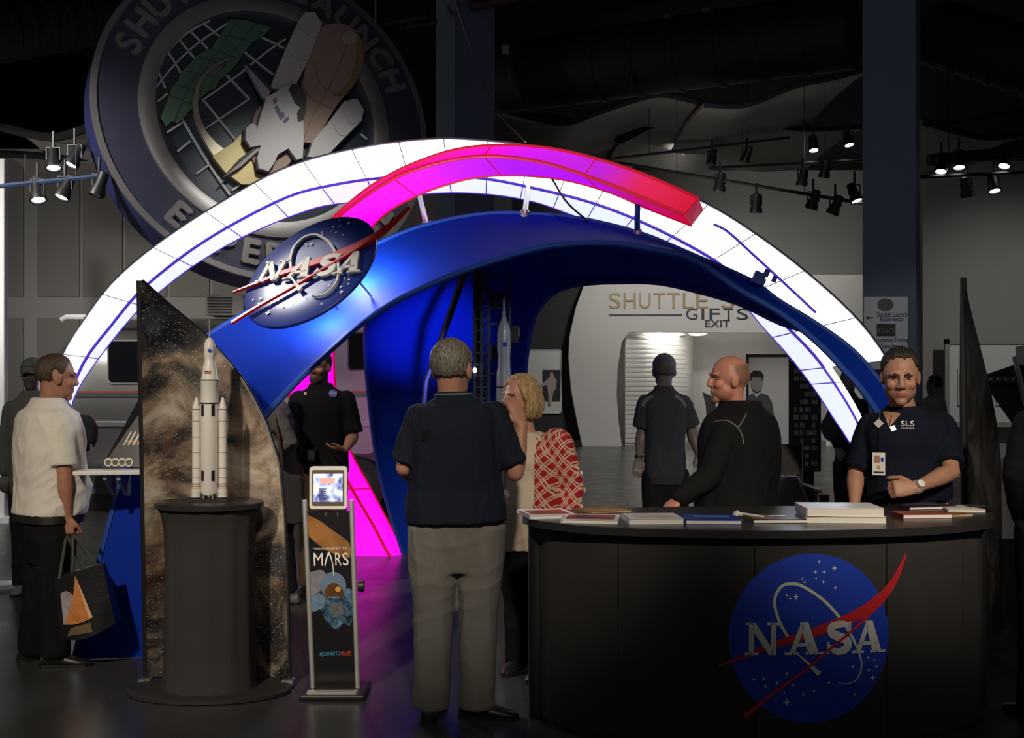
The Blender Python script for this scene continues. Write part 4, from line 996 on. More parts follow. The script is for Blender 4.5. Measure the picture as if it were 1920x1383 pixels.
b1_ = book(1575, 974, .36, .26, .030, -4, cw, 'thick white book at the bottom of the tall pile in the counter middle', M['cream'], 'book', cat='book')
book(1572, 974, .35, .26, .038, -2, cw, 'thick white book on top of the tall pile in the counter middle', M['cream'], 'book', cat='book', z0=ZT + .030, dd=(CH - ZT) * F / (974 - CY), art=[(-.9, .3, -.6, .8, mat('cover_pale_blue', (.6, .68, .85), .3))])
book(1728, 951, .27, .2, .016, 14, cdk, 'dark glossy magazine under the watch of the man in the navy polo', art=[(-.7, .6, -.4, .6, mat('cover_violet', (.15, .08, .25), .25, vary=.8, vscale=16))])
book(1727, 969, .24, .14, .022, 5, cr_, 'small stack of red covered booklets near the rounded counter end', cat='booklet', nm='booklet_stack')
book(1808, 957, .18, .11, .012, -10, M['cream'], 'cream leaflet stack at the rounded counter end', cat='leaflet', nm='leaflet_stack')
book(1788, 966, .15, .10, .010, 22, cor, 'small ochre leaflets fanned beside the red booklets', cat='leaflet', nm='leaflet_stack')
book(1822, 950, .14, .12, .006, 30, cw, 'loose white card lying on the far end of the counter', cat='card', nm='card')

# ------------------------------------------------------------------ spiral-galaxy fin panels
def galaxy(name, dim=1.0):
    m = mat(name, (.1, .1, .1), .45); g = NT(m); tc = g.n('ShaderNodeTexCoord'); ob = tc.outputs['Object']
    wv = g.n('ShaderNodeTexNoise', Scale=1.9, Detail=9.0, Roughness=.62, Distortion=1.6); g.l(ob, wv.inputs['Vector'])
    n2 = g.n('ShaderNodeTexNoise', Scale=5.5, Detail=8.0, Roughness=.7, Distortion=.8); g.l(ob, n2.inputs['Vector'])
    n3 = g.n('ShaderNodeTexNoise', Scale=2.2, Detail=5.0); mp_ = g.n('ShaderNodeMapping'); mp_.inputs['Location'].default_value = (5, 3, 1); g.l(ob, mp_.inputs['Vector']); g.l(mp_.outputs[0], n3.inputs['Vector'])
    sep = g.n('ShaderNodeSeparateXYZ'); g.l(ob, sep.inputs[0])
    core = g.math('SUBTRACT', 1.0, g.math('MULTIPLY', g.math('ABSOLUTE', g.math('SUBTRACT', sep.outputs[2], 1.05)), 1.15))   # galaxy print densest at mid height, lamp brightness there painted in too
    dens = g.math('ADD', g.math('MULTIPLY', core, .40), g.math('MULTIPLY', g.math('SUBTRACT', wv.outputs['Fac'], .5), 2.3))
    dens = g.math('ADD', dens, .18)
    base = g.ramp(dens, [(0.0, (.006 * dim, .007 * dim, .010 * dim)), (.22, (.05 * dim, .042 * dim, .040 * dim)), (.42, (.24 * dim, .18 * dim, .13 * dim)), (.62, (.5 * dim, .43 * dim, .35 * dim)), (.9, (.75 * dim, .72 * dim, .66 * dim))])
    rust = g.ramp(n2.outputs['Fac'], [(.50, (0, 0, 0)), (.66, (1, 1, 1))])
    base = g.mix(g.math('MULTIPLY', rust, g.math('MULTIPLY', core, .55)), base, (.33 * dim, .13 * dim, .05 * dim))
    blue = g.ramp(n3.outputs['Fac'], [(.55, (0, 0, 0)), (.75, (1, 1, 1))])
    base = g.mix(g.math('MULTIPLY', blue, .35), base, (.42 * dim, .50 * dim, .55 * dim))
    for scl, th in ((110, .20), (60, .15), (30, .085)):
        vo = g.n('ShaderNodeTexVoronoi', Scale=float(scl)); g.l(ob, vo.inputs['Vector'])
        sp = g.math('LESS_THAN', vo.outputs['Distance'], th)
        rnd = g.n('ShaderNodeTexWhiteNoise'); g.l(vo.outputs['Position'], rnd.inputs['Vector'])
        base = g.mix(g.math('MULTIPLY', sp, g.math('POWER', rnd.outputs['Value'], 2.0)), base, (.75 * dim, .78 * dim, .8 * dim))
    g.l(base, g.b.inputs['Base Color'])
    return m
rightE = [(525, 263), (542, 281), (565, 307), (624, 378), (665, 415), (708, 450), (750, 475), (793, 496), (872, 522), (970, 532), (1100, 537), (1282, 541)]
def rx_(y):
    for (a, b), (c, e) in zip(rightE, rightE[1:]):
        if y <= c: return b + (e - b) * (y - a) / (c - a)
    return 541
fy = np.linspace(525.5, 1281, 46); rows = []
for y in fy:
    xl = 262 + (275 - 262) * (y - 525) / 757; xr = rx_(y); row = []
    for s in np.linspace(0, 1, 15):
        x = xl + (xr - xl) * s; full = (x - 262) / 280
        d = 6.22 + .20 * math.sin(math.pi * min(max(full, 0), 1)); p = P(x, y, d); row.append(p)
    rows.append(row)
for p in rows[-1]: p.z = .03
fin = empty('galaxy_fin', V((P(400, 0, 6.3).x, 6.3, 0)), 'tall pointed fin panel printed with a spiral galaxy behind the black pedestal', 'display panel')
mk('printed_sheet', MB().slab(rows, V((0.004, .02, 0))), galaxy('galaxy_print'), fin)
mk('edge_tube', MB().tube([r[0] + V((-.008, .01, 0)) for r in rows[::3]] + [rows[-1][0] + V((-.008, .01, 0))], .014, 8), M['black'], fin)
mk('edge_tube', MB().tube([r[-1] + V((.004, .012, 0)) for r in rows], .012, 8), M['black'], fin)
for q in (rows[-1][0], rows[-1][-1]): mk('foot_bracket', MB().box(q + V((0, 0, -.01)), (.06, .08, .03)), M['steel'], fin, smooth=False)
# the second fin, seen almost edge-on beyond the counter
rows = []
for y in np.linspace(520, 719 + 3520 / 6.8, 40):
    t = min(max((y - 540) / 360, 0), 1); w = 62 * math.sin(min(t, 1) * math.pi * .5) ** 1.2
    row = []
    for s in np.linspace(0, 1, 8): row.append(P(1799 + 8 * (y - 520) / 700 + 10 + w * s, y, 6.8 + .75 * s * (w / 62)))
    rows.append(row)
for p in rows[-1]: p.z = 0.005
f2 = empty('dark_fin', V((P(1806, 0, 6.8).x, 6.8, 0)), 'dark brown pointed fin panel seen edge-on beside the man in the navy polo', 'display panel')
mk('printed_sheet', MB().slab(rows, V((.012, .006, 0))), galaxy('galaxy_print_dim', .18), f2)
mk('edge_tube', MB().tube([r[0] + V((-.015, 0, 0)) for r in rows], [.012 + .012 * min(i / 12, 1) for i in range(40)], 8), M['black'], f2)

# ------------------------------------------------------------------ black pedestal and rocket model
pc = V((P(393, 0, 6.10).x, 6.10, 0))
pd = empty('pedestal', pc, 'black fabric covered pedestal with round top and wide oval foot', 'pedestal')
mk('foot', MB().lathe([(.40, 0), (.425, .006), (.425, .022), (.40, .03), (.01, .03)], pc, 48, 1, .66), mat('dull_black_foot', (.03, .029, .028), .5), pd)
prof = [(.245, .03), (.238, .08), (.232, .2), (.228, .45), (.226, .7), (.232, .85), (.25, .93), (.268, .958)]
rings = []
for r, z in prof:
    rings.append([pc + V(((r + .004 * math.sin(k * math.pi / 2.5) * (1 if .05 < z < .9 else .2)) * math.cos(2 * math.pi * k / 60), (r + .004 * math.sin(k * math.pi / 2.5)) * .8 * math.sin(2 * math.pi * k / 60), z)) for k in range(60)])
mk('fabric_sleeve', MB().loft(rings), M['blackfab'], pd)
mk('top', MB().lathe([(.26, .955), (.278, .96), (.28, .985), (.272, .99), (.01, .99)], pc, 48, 1, .85), M['ctop'], pd)
ZP = .99
rc = pc + V((0, -.02, ZP)); mpx = 1 / S(6.08)
rk = empty('rocket_model', rc, 'tall white rocket scale model with two strap-on boosters on the black pedestal', 'rocket model')
mk('base_plate', MB().box(rc + V((0, 0, .008)), (.235, .16, .016)), M['black'], rk, smooth=False)
Mrw = mat('model_white', (.78, .75, .70), .4); Mrb = mat('model_black', (.02, .015, .02), .4); Mrr = mat('model_rust_band', (.35, .10, .06), .4); Mrg = mat('model_grey', (.35, .33, .32), .4)
zz = lambda y: (930 - y) * mpx
c0_ = rc + V((.005, 0, .012))
core = mk('core_stage', MB().lathe([(.038, zz(922)), (.045, zz(915)), (.045, zz(750)), (.0445, zz(749)), (.0445, zz(712)), (.047, zz(710)), (.047, zz(706)), (.043, zz(704)), (.030, zz(676)), (.026, zz(672)), (.026, zz(664)), (.0285, zz(660)), (.0285, zz(640)), (.02, zz(632)), (.012, zz(629)), (.004, zz(627))], c0_, 28), Mrw, rk)
mk('escape_tower', MB().tube([c0_ + V((0, 0, zz(630))), c0_ + V((0, 0, zz(592)))], [.004, .003], 8), Mrg, rk)
for y in (751, 708): mk('dark_ring', MB().lathe([(.0455, zz(y)), (.0485, zz(y)), (.0485, zz(y - 2.2)), (.0455, zz(y - 2.2))], c0_, 28), Mrb, core)
for s in (-1, 1):
    for y0, y1 in ((774, 752), (895, 875)):
        a = R(-90 + s * 36); q = c0_ + V((.0455 * math.cos(a), .0455 * math.sin(a), (zz(y0) + zz(y1)) / 2))
        mk('black_marking', MB().box(q, (.016, .004, zz(y1) - zz(y0)), Matrix.Rotation(a + math.pi / 2, 3, 'Z')), Mrb, core, smooth=False)
    b = c0_ + V((s * .0685, 0, 0))
    bo = mk('booster', MB().lathe([(.026, zz(926)), (.024, zz(918)), (.026, zz(916)), (.021, zz(907)), (.021, zz(762)), (.021, zz(758)), (.006, zz(741)), (.001, zz(738))], b, 20), Mrw, rk)
    for y in (762, 784, 814, 843, 872, 890): mk('joint_ring', MB().lathe([(.0205, zz(y)), (.0222, zz(y)), (.0222, zz(y - 1.2)), (.0205, zz(y - 1.2))], b, 20), Mrb if y == 762 else Mrg, bo)
    for y in (902, 906, 911): mk('rust_ring', MB().lathe([(.0205, zz(y)), (.0225, zz(y)), (.0225, zz(y - 1.8)), (.0205, zz(y - 1.8))], b, 20), Mrr, bo)
    mk('engine_bell', MB().lathe([(.02, zz(930)), (.016, zz(922)), (.01, zz(918))], c0_ + V((s * .024, -.02, 0)), 14), Mrb, core)
q = c0_ + V((0, -.0385, zz(692)))
fl_ = mk('flag_marking', MB().box(q, (.03, .003, .016), Matrix.Rotation(R(-22), 3, 'X')), mat('flag_red', (.5, .08, .08), .5), core, smooth=False)
mk('flag_canton', MB().box(q + V((-.009, -.002, .003)), (.012, .002, .009), Matrix.Rotation(R(-22), 3, 'X')), mat('flag_blue', (.05, .06, .2), .5), core, smooth=False)
mk('round_marking', MB().lathe([(.01, 0), (.01, .003), (.001, .0035)], c0_ + V((.007, -.0275, zz(652))), 16, axis=(.25, -1, 0)), M['navy_print'], core)

# ------------------------------------------------------------------ shelf and slanted rocket chart on the near leg of the canopy
sh = empty('ledge_shelf', P(205, 884, 6.6), 'narrow white ledge on brackets on the blue canopy leg', 'shelf')
a = P(143, 880, 6.55); b = P(292, 888, 6.62)
ud = (b - a); ud.z = 0; ud.normalize(); nd = V((ud.y, -ud.x, 0))
if nd.y > 0: nd = -nd
L_ = (b - a).length
mk('board', MB().box((a + b) / 2 - nd * .0 , (L_, .20, .022), Matrix.Rotation(math.atan2(ud.y, ud.x), 3, 'Z')), M['white'], sh, smooth=False, bevel=.004)
for t in (.38, .55):
    q = a.lerp(b, t) + V((0, -.06, -.012)); mk('bracket', MB().poly([(0, 0), (.18, 0), (.18, -.13), (.14, -.13), (0, -.03)], lambda u, v, h=0: q + V((h, u, v)), 0, .02), M['steel'], sh, smooth=False)
ch = empty('rocket_chart', P(235, 878, 6.75), 'slanted black chart panel with a row of orange and white rockets above the ledge', 'chart')
pA, pB, pC, pD = P(190, 876, 6.66), P(300, 876, 6.66), P(300, 720, 6.80), P(266, 738, 6.80)
mk('panel', MB().add([pA, pB, pC, pD] + [p + V((0, .03, 0)) for p in (pA, pB, pC, pD)], [(0, 1, 2, 3), (7, 6, 5, 4), (0, 4, 5, 1), (1, 5, 6, 2), (2, 6, 7, 3), (3, 7, 4, 0)]), mat('chart_black', (.008, .008, .012), .3), ch, smooth=False)
cmx = lambda u, v, h=0: (pA + (P(243, 876, 6.66) - pA) * u + (pD - pA) * v) + V((0, -h - .004, 0))
Mor = mat('chart_orange', (.65, .20, .02), .5)
for i, (u, v0, v1) in enumerate(((.45, .34, .66), (.62, .34, .86), (.80, .34, .97))):
    r_ = mk('rocket_print', MB().poly([(u - .05, v0), (u + .05, v0), (u + .05, v1), (u, v1 + .07), (u - .05, v1)], cmx, 0, .002), Mor, ch, smooth=False)
    for dx in (-.075, .075): mk('booster_print', MB().poly([(u + dx - .022, v0 - .04), (u + dx + .022, v0 - .04), (u + dx + .022, v0 + (v1 - v0) * .75), (u + dx, v0 + (v1 - v0) * .85), (u + dx - .022, v0 + (v1 - v0) * .75)], cmx, 0.002, .004), M['white'], r_, smooth=False)
    mk('stage_print', MB().poly([(u - .05, v1 - .12), (u + .05, v1 - .12), (u + .03, v1), (u, v1 + .07), (u - .03, v1)], cmx, 0.002, .004), M['white'], r_, smooth=False)
for i in range(4):
    u = .17 + i * .24; q = cmx(u, .07, .003)
    bd_ = mk('round_badge', MB().lathe([(.024, 0), (.024, .004), (.02, .005), (.001, .005)], q, 20, axis=(0, -1, .1)), M['cream'], ch)
    mk('badge_picture', MB().lathe([(.017, .0055), (.001, .006)], q, 16, axis=(0, -1, .1)), mat('badge_art', (.12, .10, .07), .5, vary=.8, vscale=60), bd_)

# ------------------------------------------------------------------ touch-screen kiosk
kd = 6.06; kc = V((P(630, 0, kd).x, kd, 0)); ki = empty('tablet_kiosk', kc, 'slim floor kiosk with lit tablet and a tall astronaut poster', 'kiosk')
Q = lambda x, y, h=0.0: P(x, y, kd) + V((0, -h, 0))
mk('foot', MB().box(kc + V((.0, .0, .015)), (.33, .30, .03)), M['black'], ki, smooth=False, bevel=.01)
mk('foot_rim', MB().box(kc + V((-.005, -.1, .036)), (.25, .04, .012)), M['chrome'], ki, smooth=False)
for a, b in (((571, 937), (587, 1298)), ((659, 937), (671, 1294))):
    mk('side_rail', MB().tube([Q(*a), Q(*b)], .013, 12), M['chrome'], ki)
km = lambda u, v, h=0.0: (lambda l, r: l.lerp(r, u))(Q(577, 958).lerp(Q(591, 1293), v), Q(655, 958).lerp(Q(667, 1290), v)) + V((0, -h, 0))
mk('poster_backing', MB().poly([(0, 0), (1, 0), (1, 1), (0, 1)], km, -.012, 0.0), mat('poster_black', (.006, .006, .008), .35), ki, smooth=False)
mk('planet_print', MB().poly(cr2([(0, .02), (.25, .05), (.6, .11), (1, .19), (1, .26), (.6, .24), (.3, .2), (0, .14)], 30), km, .002), mat('poster_planet', (.30, .13, .035), .4, vary=.9, vscale=9), ki, smooth=False)
mb = MB(); tk = lambda u, v, h=0: km(u, -v, h + .005)
text_on(mb, "NASA'S JOURNEY TO", tk, .10, -.218, .82, .016); mk('poster_lettering', mb, M['white'], ki, smooth=False, keep_normals=True)
mb = MB()
for s, u0, w in (('M', .10, .22), ('R', .62, .15), ('S', .80, .14)): text_on(mb, s, tk, u0, -.305, w, .072)
mb.poly(ribbon(cr2([(.36, -.305), (.42, -.26), (.47, -.236), (.52, -.26), (.56, -.31), (.57, -.36)], 16), [.02] * 17), tk)
mk('poster_lettering', mb, M['white'], ki, smooth=False, keep_normals=True)
Ms1 = mat('poster_suit', (.20, .20, .24), .4, vary=.5, vscale=20); Ms2 = mat('poster_suit_blue', (.05, .12, .22), .4)
g = NT(Ms2); tc = g.n('ShaderNodeTexCoord'); nz = g.n('ShaderNodeTexNoise', Scale=24.0, Detail=6.0, Roughness=.7); g.l(tc.outputs['Object'], nz.inputs['Vector'])
g.l(g.ramp(nz.outputs['Fac'], [(.38, (.004, .007, .012)), (.5, (.03, .075, .13)), (.66, (.12, .24, .36))]), g.b.inputs['Base Color'])
pk = lambda pts, m, h, nm: mk(nm, MB().poly(pts, lambda u, v, hh=0: km(u, v, h)), m, ki, smooth=False)
pk(cr2([(0, .46), (.2, .42), (.5, .44), (.8, .43), (1, .45), (1, .52), (1, .6), (.9, .645), (.75, .63), (.6, .665), (.42, .64), (.3, .60), (.22, .55), (.1, .56), (0, .57)], 44), Ms2, .002, 'astronaut_print')
pk(cr2([(0, .34), (.3, .33), (.4, .37), (.3, .42), (.2, .45), (0, .47)], 16), Ms1, .003, 'backpack_print')
pk([(.0, .47), (.2, .455), (.34, .49), (.3, .54), (.12, .555), (0, .56)], mat('poster_sleeve', (.12, .2, .3), .4, vary=.6, vscale=30), .003, 'arm_print')
pk([(.45, .52), (.75, .51), (.78, .58), (.5, .6)], mat('poster_chest_pack', (.10, .11, .13), .4, vary=.8, vscale=40), .003, 'chest_pack_print')
pk([(.55 + .31 * math.cos(t), .415 + .075 * math.sin(t)) for t in np.linspace(0, 2 * math.pi, 28, endpoint=False)], mat('poster_helmet', (.13, .2, .3), .35, vary=.3, vscale=10), .004, 'helmet_print')
pk([(.56 + .24 * math.cos(t), .452 + .038 * math.sin(t) + .012 * math.cos(2 * t)) for t in np.linspace(0, 2 * math.pi, 28, endpoint=False)], mat('poster_visor', (.12, .05, .02), .2, vary=.6, vscale=12), .005, 'visor_print')
pk([(.66 + .07 * math.cos(t), .438 + .015 * math.sin(t)) for t in np.linspace(0, 2 * math.pi, 16, endpoint=False)], mat('poster_visor_gold', (.6, .35, .08), .2), .0055, 'visor_gleam_print')
mb = MB(); text_on(mb, '#JOURNEYTO', tk, .15, -.815, .50, .028); mk('poster_lettering', mb, mat('poster_cyan', (.08, .38, .6), .4), ki, smooth=False, keep_normals=True)
mb = MB(); text_on(mb, 'MARS', tk, .67, -.815, .25, .028); mk('poster_lettering', mb, mat('poster_rust', (.5, .07, .04), .4), ki, smooth=False, keep_normals=True)
tb = mk('tablet_frame', MB().poly(rrect(582, 652, -953, -874, 6), lambda u, v, h=0: Q(u, -v) + V((0, -h, 0)), -.005, .03), mat('tablet_white', (.75, .72, .68), .4), ki, smooth=False, bevel=.003)
mk('screen_border', MB().poly(rrect(587, 647, -947, -880, 3), lambda u, v, h=0: Q(u, -v, .031)), mat('tablet_bezel', (.12, .1, .08), .3), tb, smooth=False)
ms = mat('tablet_screen', (.02, .02, .03), .2); g = NT(ms); tc = g.n('ShaderNodeTexCoord'); nz = g.n('ShaderNodeTexNoise', Scale=22.0, Detail=2.0); g.l(tc.outputs['Object'], nz.inputs['Vector'])
g.l(g.ramp(nz.outputs['Fac'], [(.35, (.05, .06, .2)), (.5, (.5, .55, .8)), (.6, (1, 1, 1))]), g.b.inputs['Emission Color']); g.b.inputs['Emission Strength'].default_value = 1.6
mk('screen', MB().poly([(590, -939), (644, -939), (644, -887), (590, -887)], lambda u, v, h=0: Q(u, -v, .033)), ms, tb, smooth=False)
mk('screen_picture', MB().poly([(602, -905), (630, -905), (630, -895), (602, -895)], lambda u, v, h=0: Q(u, -v, .0345)), mat('screen_warm', (.1, .02, .02), .3, emit=(1, .5, .4), estr=1.0), tb, smooth=False)
for k in range(5): mk('screen_text_line', MB().poly([(600, -916 - k * 4.2), (614, -916 - k * 4.2), (614, -914.2 - k * 4.2), (600, -914.2 - k * 4.2)], lambda u, v, h=0: Q(u, -v, .0345)), mat('screen_ink', (.1, .1, .2), .3), tb, smooth=False)
for x in (611, 633): mk('tablet_bracket', MB().tube([Q(x, 950, -.005), Q(x, 968, -.005)], .006, 8), M['steel'], ki)
mk('round_knob', MB().lathe([(.028, -.015), (.032, 0), (.028, .015)], Q(676, 1100, -.03), 16, axis=(1, 0, 0)), M['black'], ki)

# ------------------------------------------------------------------ launch tower with rocket in the middle of the booth
td = 9.3; tx = lambda px: P(px, 0, td).x; tz = lambda py: P(0, py, td).z
M['tower'] = mat('tower_steel_blue', (.05, .065, .10), .5, .5)
tw = empty('launch_tower_model', (tx(915), td, .9), 'tall lattice launch tower model standing behind the two talking visitors', 'tower model')
cols = [(890, -.05), (903, -.05), (917, -.05), (903, .1), (890, .1), (917, .1)]
for px, o_ in cols: mk('column', MB().box((tx(px), td + o_, (tz(503) + .9) / 2), (.022, .022, tz(503) - .9)), M['tower'], tw, smooth=False)
mk('lift_shaft', MB().box(((tx(897)), td + .03, (tz(503) + .9) / 2), (.05, .05, tz(503) - .9)), mat('tower_dark', (.012, .014, .022), .6), tw, smooth=False)
for k in range(18):
    z = .95 + k * (tz(503) - 1.0) / 17
    mk('cross_beam', MB().box(((tx(890) + tx(917)) / 2, td - .05, z), (tx(917) - tx(890), .014, .014)), M['tower'], tw, smooth=False)
    if k < 17:
        z2 = .95 + (k + 1) * (tz(503) - 1.0) / 17
        mk('brace', MB().tube([V((tx(903), td - .05, z)), V((tx(917), td - .05, z2))], .006, 5).tube([V((tx(917), td - .05, z)), V((tx(903), td - .05, z2))], .006, 5), M['tower'], tw)
for y in (515, 548, 565, 577, 607, 648, 700): mk('service_arm', MB().box(((tx(917) + tx(956)) / 2, td + .03, tz(y)), (tx(956) - tx(917), .03, .016)), M['tower'], tw, smooth=False)
mk('outer_column', MB().box((tx(956), td + .05, (tz(505) + .9) / 2), (.02, .02, tz(505) - .9)), M['tower'], tw, smooth=False)
for y in (565, 660): mk('gantry_box', MB().box((tx(934), td + .06, tz(y)), (.12, .08, .11)), mat('gantry_dark', (.02, .025, .04), .6), tw, smooth=False)
mk('arm_box', MB().box((tx(965), td + .02, tz(626)), (.06, .06, .13)), mat('arm_box_dark', (.015, .015, .02), .6), tw, smooth=False)
mk('golden_rail', MB().tube([V((tx(972), td, tz(614))), V((tx(973), td, tz(630))), V((tx(970), td, tz(631))), V((tx(970), td, tz(642)))], .006, 6), mat('gold_metal', (.8, .5, .15), .3, .9), tw)
mk('lamp_bead', MB().ell((tx(891), td - .08, tz(694)), (.016, .016, .02)), M['lens'], tw)
bl = mk('deck', MB().box((tx(925), td + .05, .88), (.5, .4, .04)), M['tower'], tw, smooth=False)
pl = thing('model_plinth', MB().box((tx(925), td + .05, .43), (.56, .46, .86)), M['black'], 'black plinth carrying the launch tower model', 'plinth', smooth=False)
tw.location.z = .86
for o in tw.children: o.location.z += .04
rc2 = V((tx(945), td - .12, .92)); Mr2 = mat('rocket_silver', (.52, .53, .58), .35, .2)
r2 = empty('tower_rocket_model', rc2, 'silver rocket model with a slim spire standing at the lattice tower', 'rocket model')
H = lambda y: P(0, y, td - .12).z - .92
mk('stage', MB().lathe([(.062, 0), (.062, H(735)), (.058, H(700)), (.050, H(690)), (.047, H(670)), (.054, H(655)), (.054, H(625)), (.045, H(612)), (.025, H(600)), (.012, H(590)), (.011, H(584))], rc2, 24), Mr2, r2)
mk('escape_tower', MB().lathe([(.011, H(590)), (.018, H(586)), (.018, H(584)), (.009, H(582)), (.009, H(562)), (.002, H(556))], rc2, 12), Mr2, r2)
mk('dark_band', MB().lathe([(.06, H(727)), (.064, H(727)), (.064, H(724)), (.06, H(724))], rc2, 24), Mrb, r2)
mk('round_marking', MB().lathe([(.02, 0), (.02, .004), (.002, .005)], rc2 + V((.008, -.054, H(646))), 16, axis=(.1, -1, 0)), M['navy_print'], r2)
mk('red_marking', MB().box(rc2 + V((.006, -.046, H(617))), (.018, .006, .01)), M['red_print'], r2, smooth=False)

# ------------------------------------------------------------------ director chair, spacecraft model, barrier post
cd = 8.2; X = lambda px: P(px, 0, cd).x; Z = lambda py: P(0, py, cd).z
dc = empty('director_chair', (X(1460), cd, 0), 'tall black folding director chair behind the bald man', 'chair')
mk('backrest', MB().slab([[V((X(px), cd + .15 - .02 * math.sin((px - 1410) / 30), z)) for px in (1412, 1430, 1460, 1490, 1512)] for z in (Z(893), Z(835))], V((0, .012, 0))), M['blackfab'], dc)
for px in (1412, 1512):
    mk('back_post', MB().tube([V((X(px), cd + .16, Z(832))), V((X(px), cd + .16, Z(960)))], .014, 8), M['black'], dc)
    mk('armrest', MB().box((X(px), cd - .08, Z(912)), (.06, .46, .03)), M['black'], dc, smooth=False, bevel=.008)
    mk('arm_post', MB().tube([V((X(px), cd - .28, Z(915))), V((X(px), cd - .28, Z(965)))], .014, 8), M['black'], dc)
for sx in (-1, 1):
    for yy in (-.28, .16): mk('leg', MB().tube([V((X(1462) + sx * .21, cd + yy, Z(968))), V((X(1462) - sx * .21, cd + yy, .01))], .014, 8), M['black'], dc)
mk('seat', MB().slab([[V((X(px), y, Z(962) - .02 * math.sin(math.pi * (px - 1412) / 100))) for px in (1412, 1437, 1462, 1487, 1512)] for y in (cd - .28, cd + .18)], V((0, 0, .012))), M['blackfab'], dc)
mk('footrest', MB().box((X(1462), cd - .3, .35), (.4, .06, .02)), M['black'], dc, smooth=False)
# crumpled grey cloth on the seat
mb = MB(); rows = []
for i in range(13):
    a = i / 12; r = []
    for j in range(25):
        t = 2 * math.pi * j / 24; rad = .14 * (1 - .55 * a) * (1 + .14 * math.sin(5 * t + 7 * a) * (1 - a))
        r.append(V((X(1478) + rad * math.cos(t), cd - .05 + rad * math.sin(t) * .8, Z(960) + .015 + a * .24)))
    rows.append(r[:-1])
thing('grey_garment', mb.loft(rows), mat('grey_cloth', (.17, .165, .155), .9, bump=(60, .3)), 'crumpled grey garment heaped on the director chair seat', 'garment')
sd = 7.6; q = P(1890, 790, sd)
sp = empty('spacecraft_model', V((q.x + .1, sd, 0)), 'dark angular spacecraft model with metal bracket arms beyond the counter end', 'model')
w_ = lambda pts, dp, nm, m: mk(nm, MB().add([P(x, y, sd) for x, y in pts] + [P(x, y, sd + dp) for x, y in pts], [tuple(range(len(pts)))] + [tuple(range(len(pts), 2 * len(pts)))[::-1]] + [(i, (i + 1) % len(pts), (i + 1) % len(pts) + len(pts), i + len(pts)) for i in range(len(pts))]), m, sp, smooth=False)
w_([(1836, 706), (1905, 682), (1960, 690), (1960, 830), (1910, 812)], .05, 'dark_wing', mat('dark_wing', (.012, .012, .012), .6))
mk('bracket_arm', MB().box(P(1872, 711, sd - .03), (.26, .04, .04)), mat('bracket_blue_grey', (.06, .08, .11), .4, .5), sp, smooth=False)
for k in range(5): mk('bolt', MB().lathe([(.008, 0), (.008, .012), (.002, .014)], P(1842 + k * 14, 711, sd - .05), 8, axis=(0, -1, 0)), M['steel'], sp)
mk('bracket_arm', MB().tube([P(1902, 668, sd - .05), P(1924, 760, sd - .05)], .018, 8), M['steel'], sp)
w_([(1904, 650), (1960, 640), (1960, 706), (1904, 714)], .4, 'body', M['board'])
w_([(1868, 860), (1886, 858), (1960, 880), (1960, 1010), (1850, 1010), (1834, 920)], .5, 'lower_body', mat('pale_grey_shell', (.32, .32, .33), .5))
mk('stand', MB().box(P(1900, 1090, sd + .2) * 1, (.3, .3, .62)), M['black'], sp, smooth=False)
bp = empty('barrier_post', V((P(1090, 0, 7.2).x, 7.2, 0)), 'slim steel barrier post behind the woman in the red cardigan', 'post')
mk('shaft', MB().lathe([(.012, .02), (.012, 1.06), (.004, 1.07)], bp.location, 12), M['steel'], bp)
mk('clip', MB().box(bp.location + V((0, 0, .95)), (.05, .03, .03)), M['steel'], bp, smooth=False)
mk('foot', MB().lathe([(.14, 0), (.14, .012), (.03, .025), (.012, .03)], bp.location, 20), M['black'], bp)
# ------------------------------------------------------------------ people
from mathutils.bvhtree import BVHTree
def vox_mesh(mb, size, smooth=3):
    me = bpy.data.meshes.new('blend'); me.from_pydata([tuple(p) for p in mb.v], [], mb.f)
    bm = bmesh.new(); bm.from_mesh(me); bmesh.ops.recalc_face_normals(bm, faces=bm.faces); bm.to_mesh(me); bm.free()
    ob = bpy.data.objects.new('blend', me); COL.objects.link(ob)
    r = ob.modifiers.new('r', 'REMESH'); r.mode = 'VOXEL'; r.voxel_size = size; r.adaptivity = 0.0
    if smooth: s = ob.modifiers.new('s', 'SMOOTH'); s.factor = 0.5; s.iterations = smooth
    dg = bpy.context.evaluated_depsgraph_get(); out = bpy.data.meshes.new_from_object(ob.evaluated_get(dg))
    bpy.data.objects.remove(ob); bpy.data.meshes.remove(me)
    return out
def getco(me):
    a = np.empty(len(me.vertices) * 3, dtype=np.float32); me.vertices.foreach_get('co', a); return a.reshape(-1, 3)
def getno(me):
    a = np.empty(len(me.vertices) * 3, dtype=np.float32); me.vertex_normals.foreach_get('vector', a); return a.reshape(-1, 3)
def setco(me, a): me.vertices.foreach_set('co', np.ascontiguousarray(a, dtype=np.float32).ravel()); me.update()
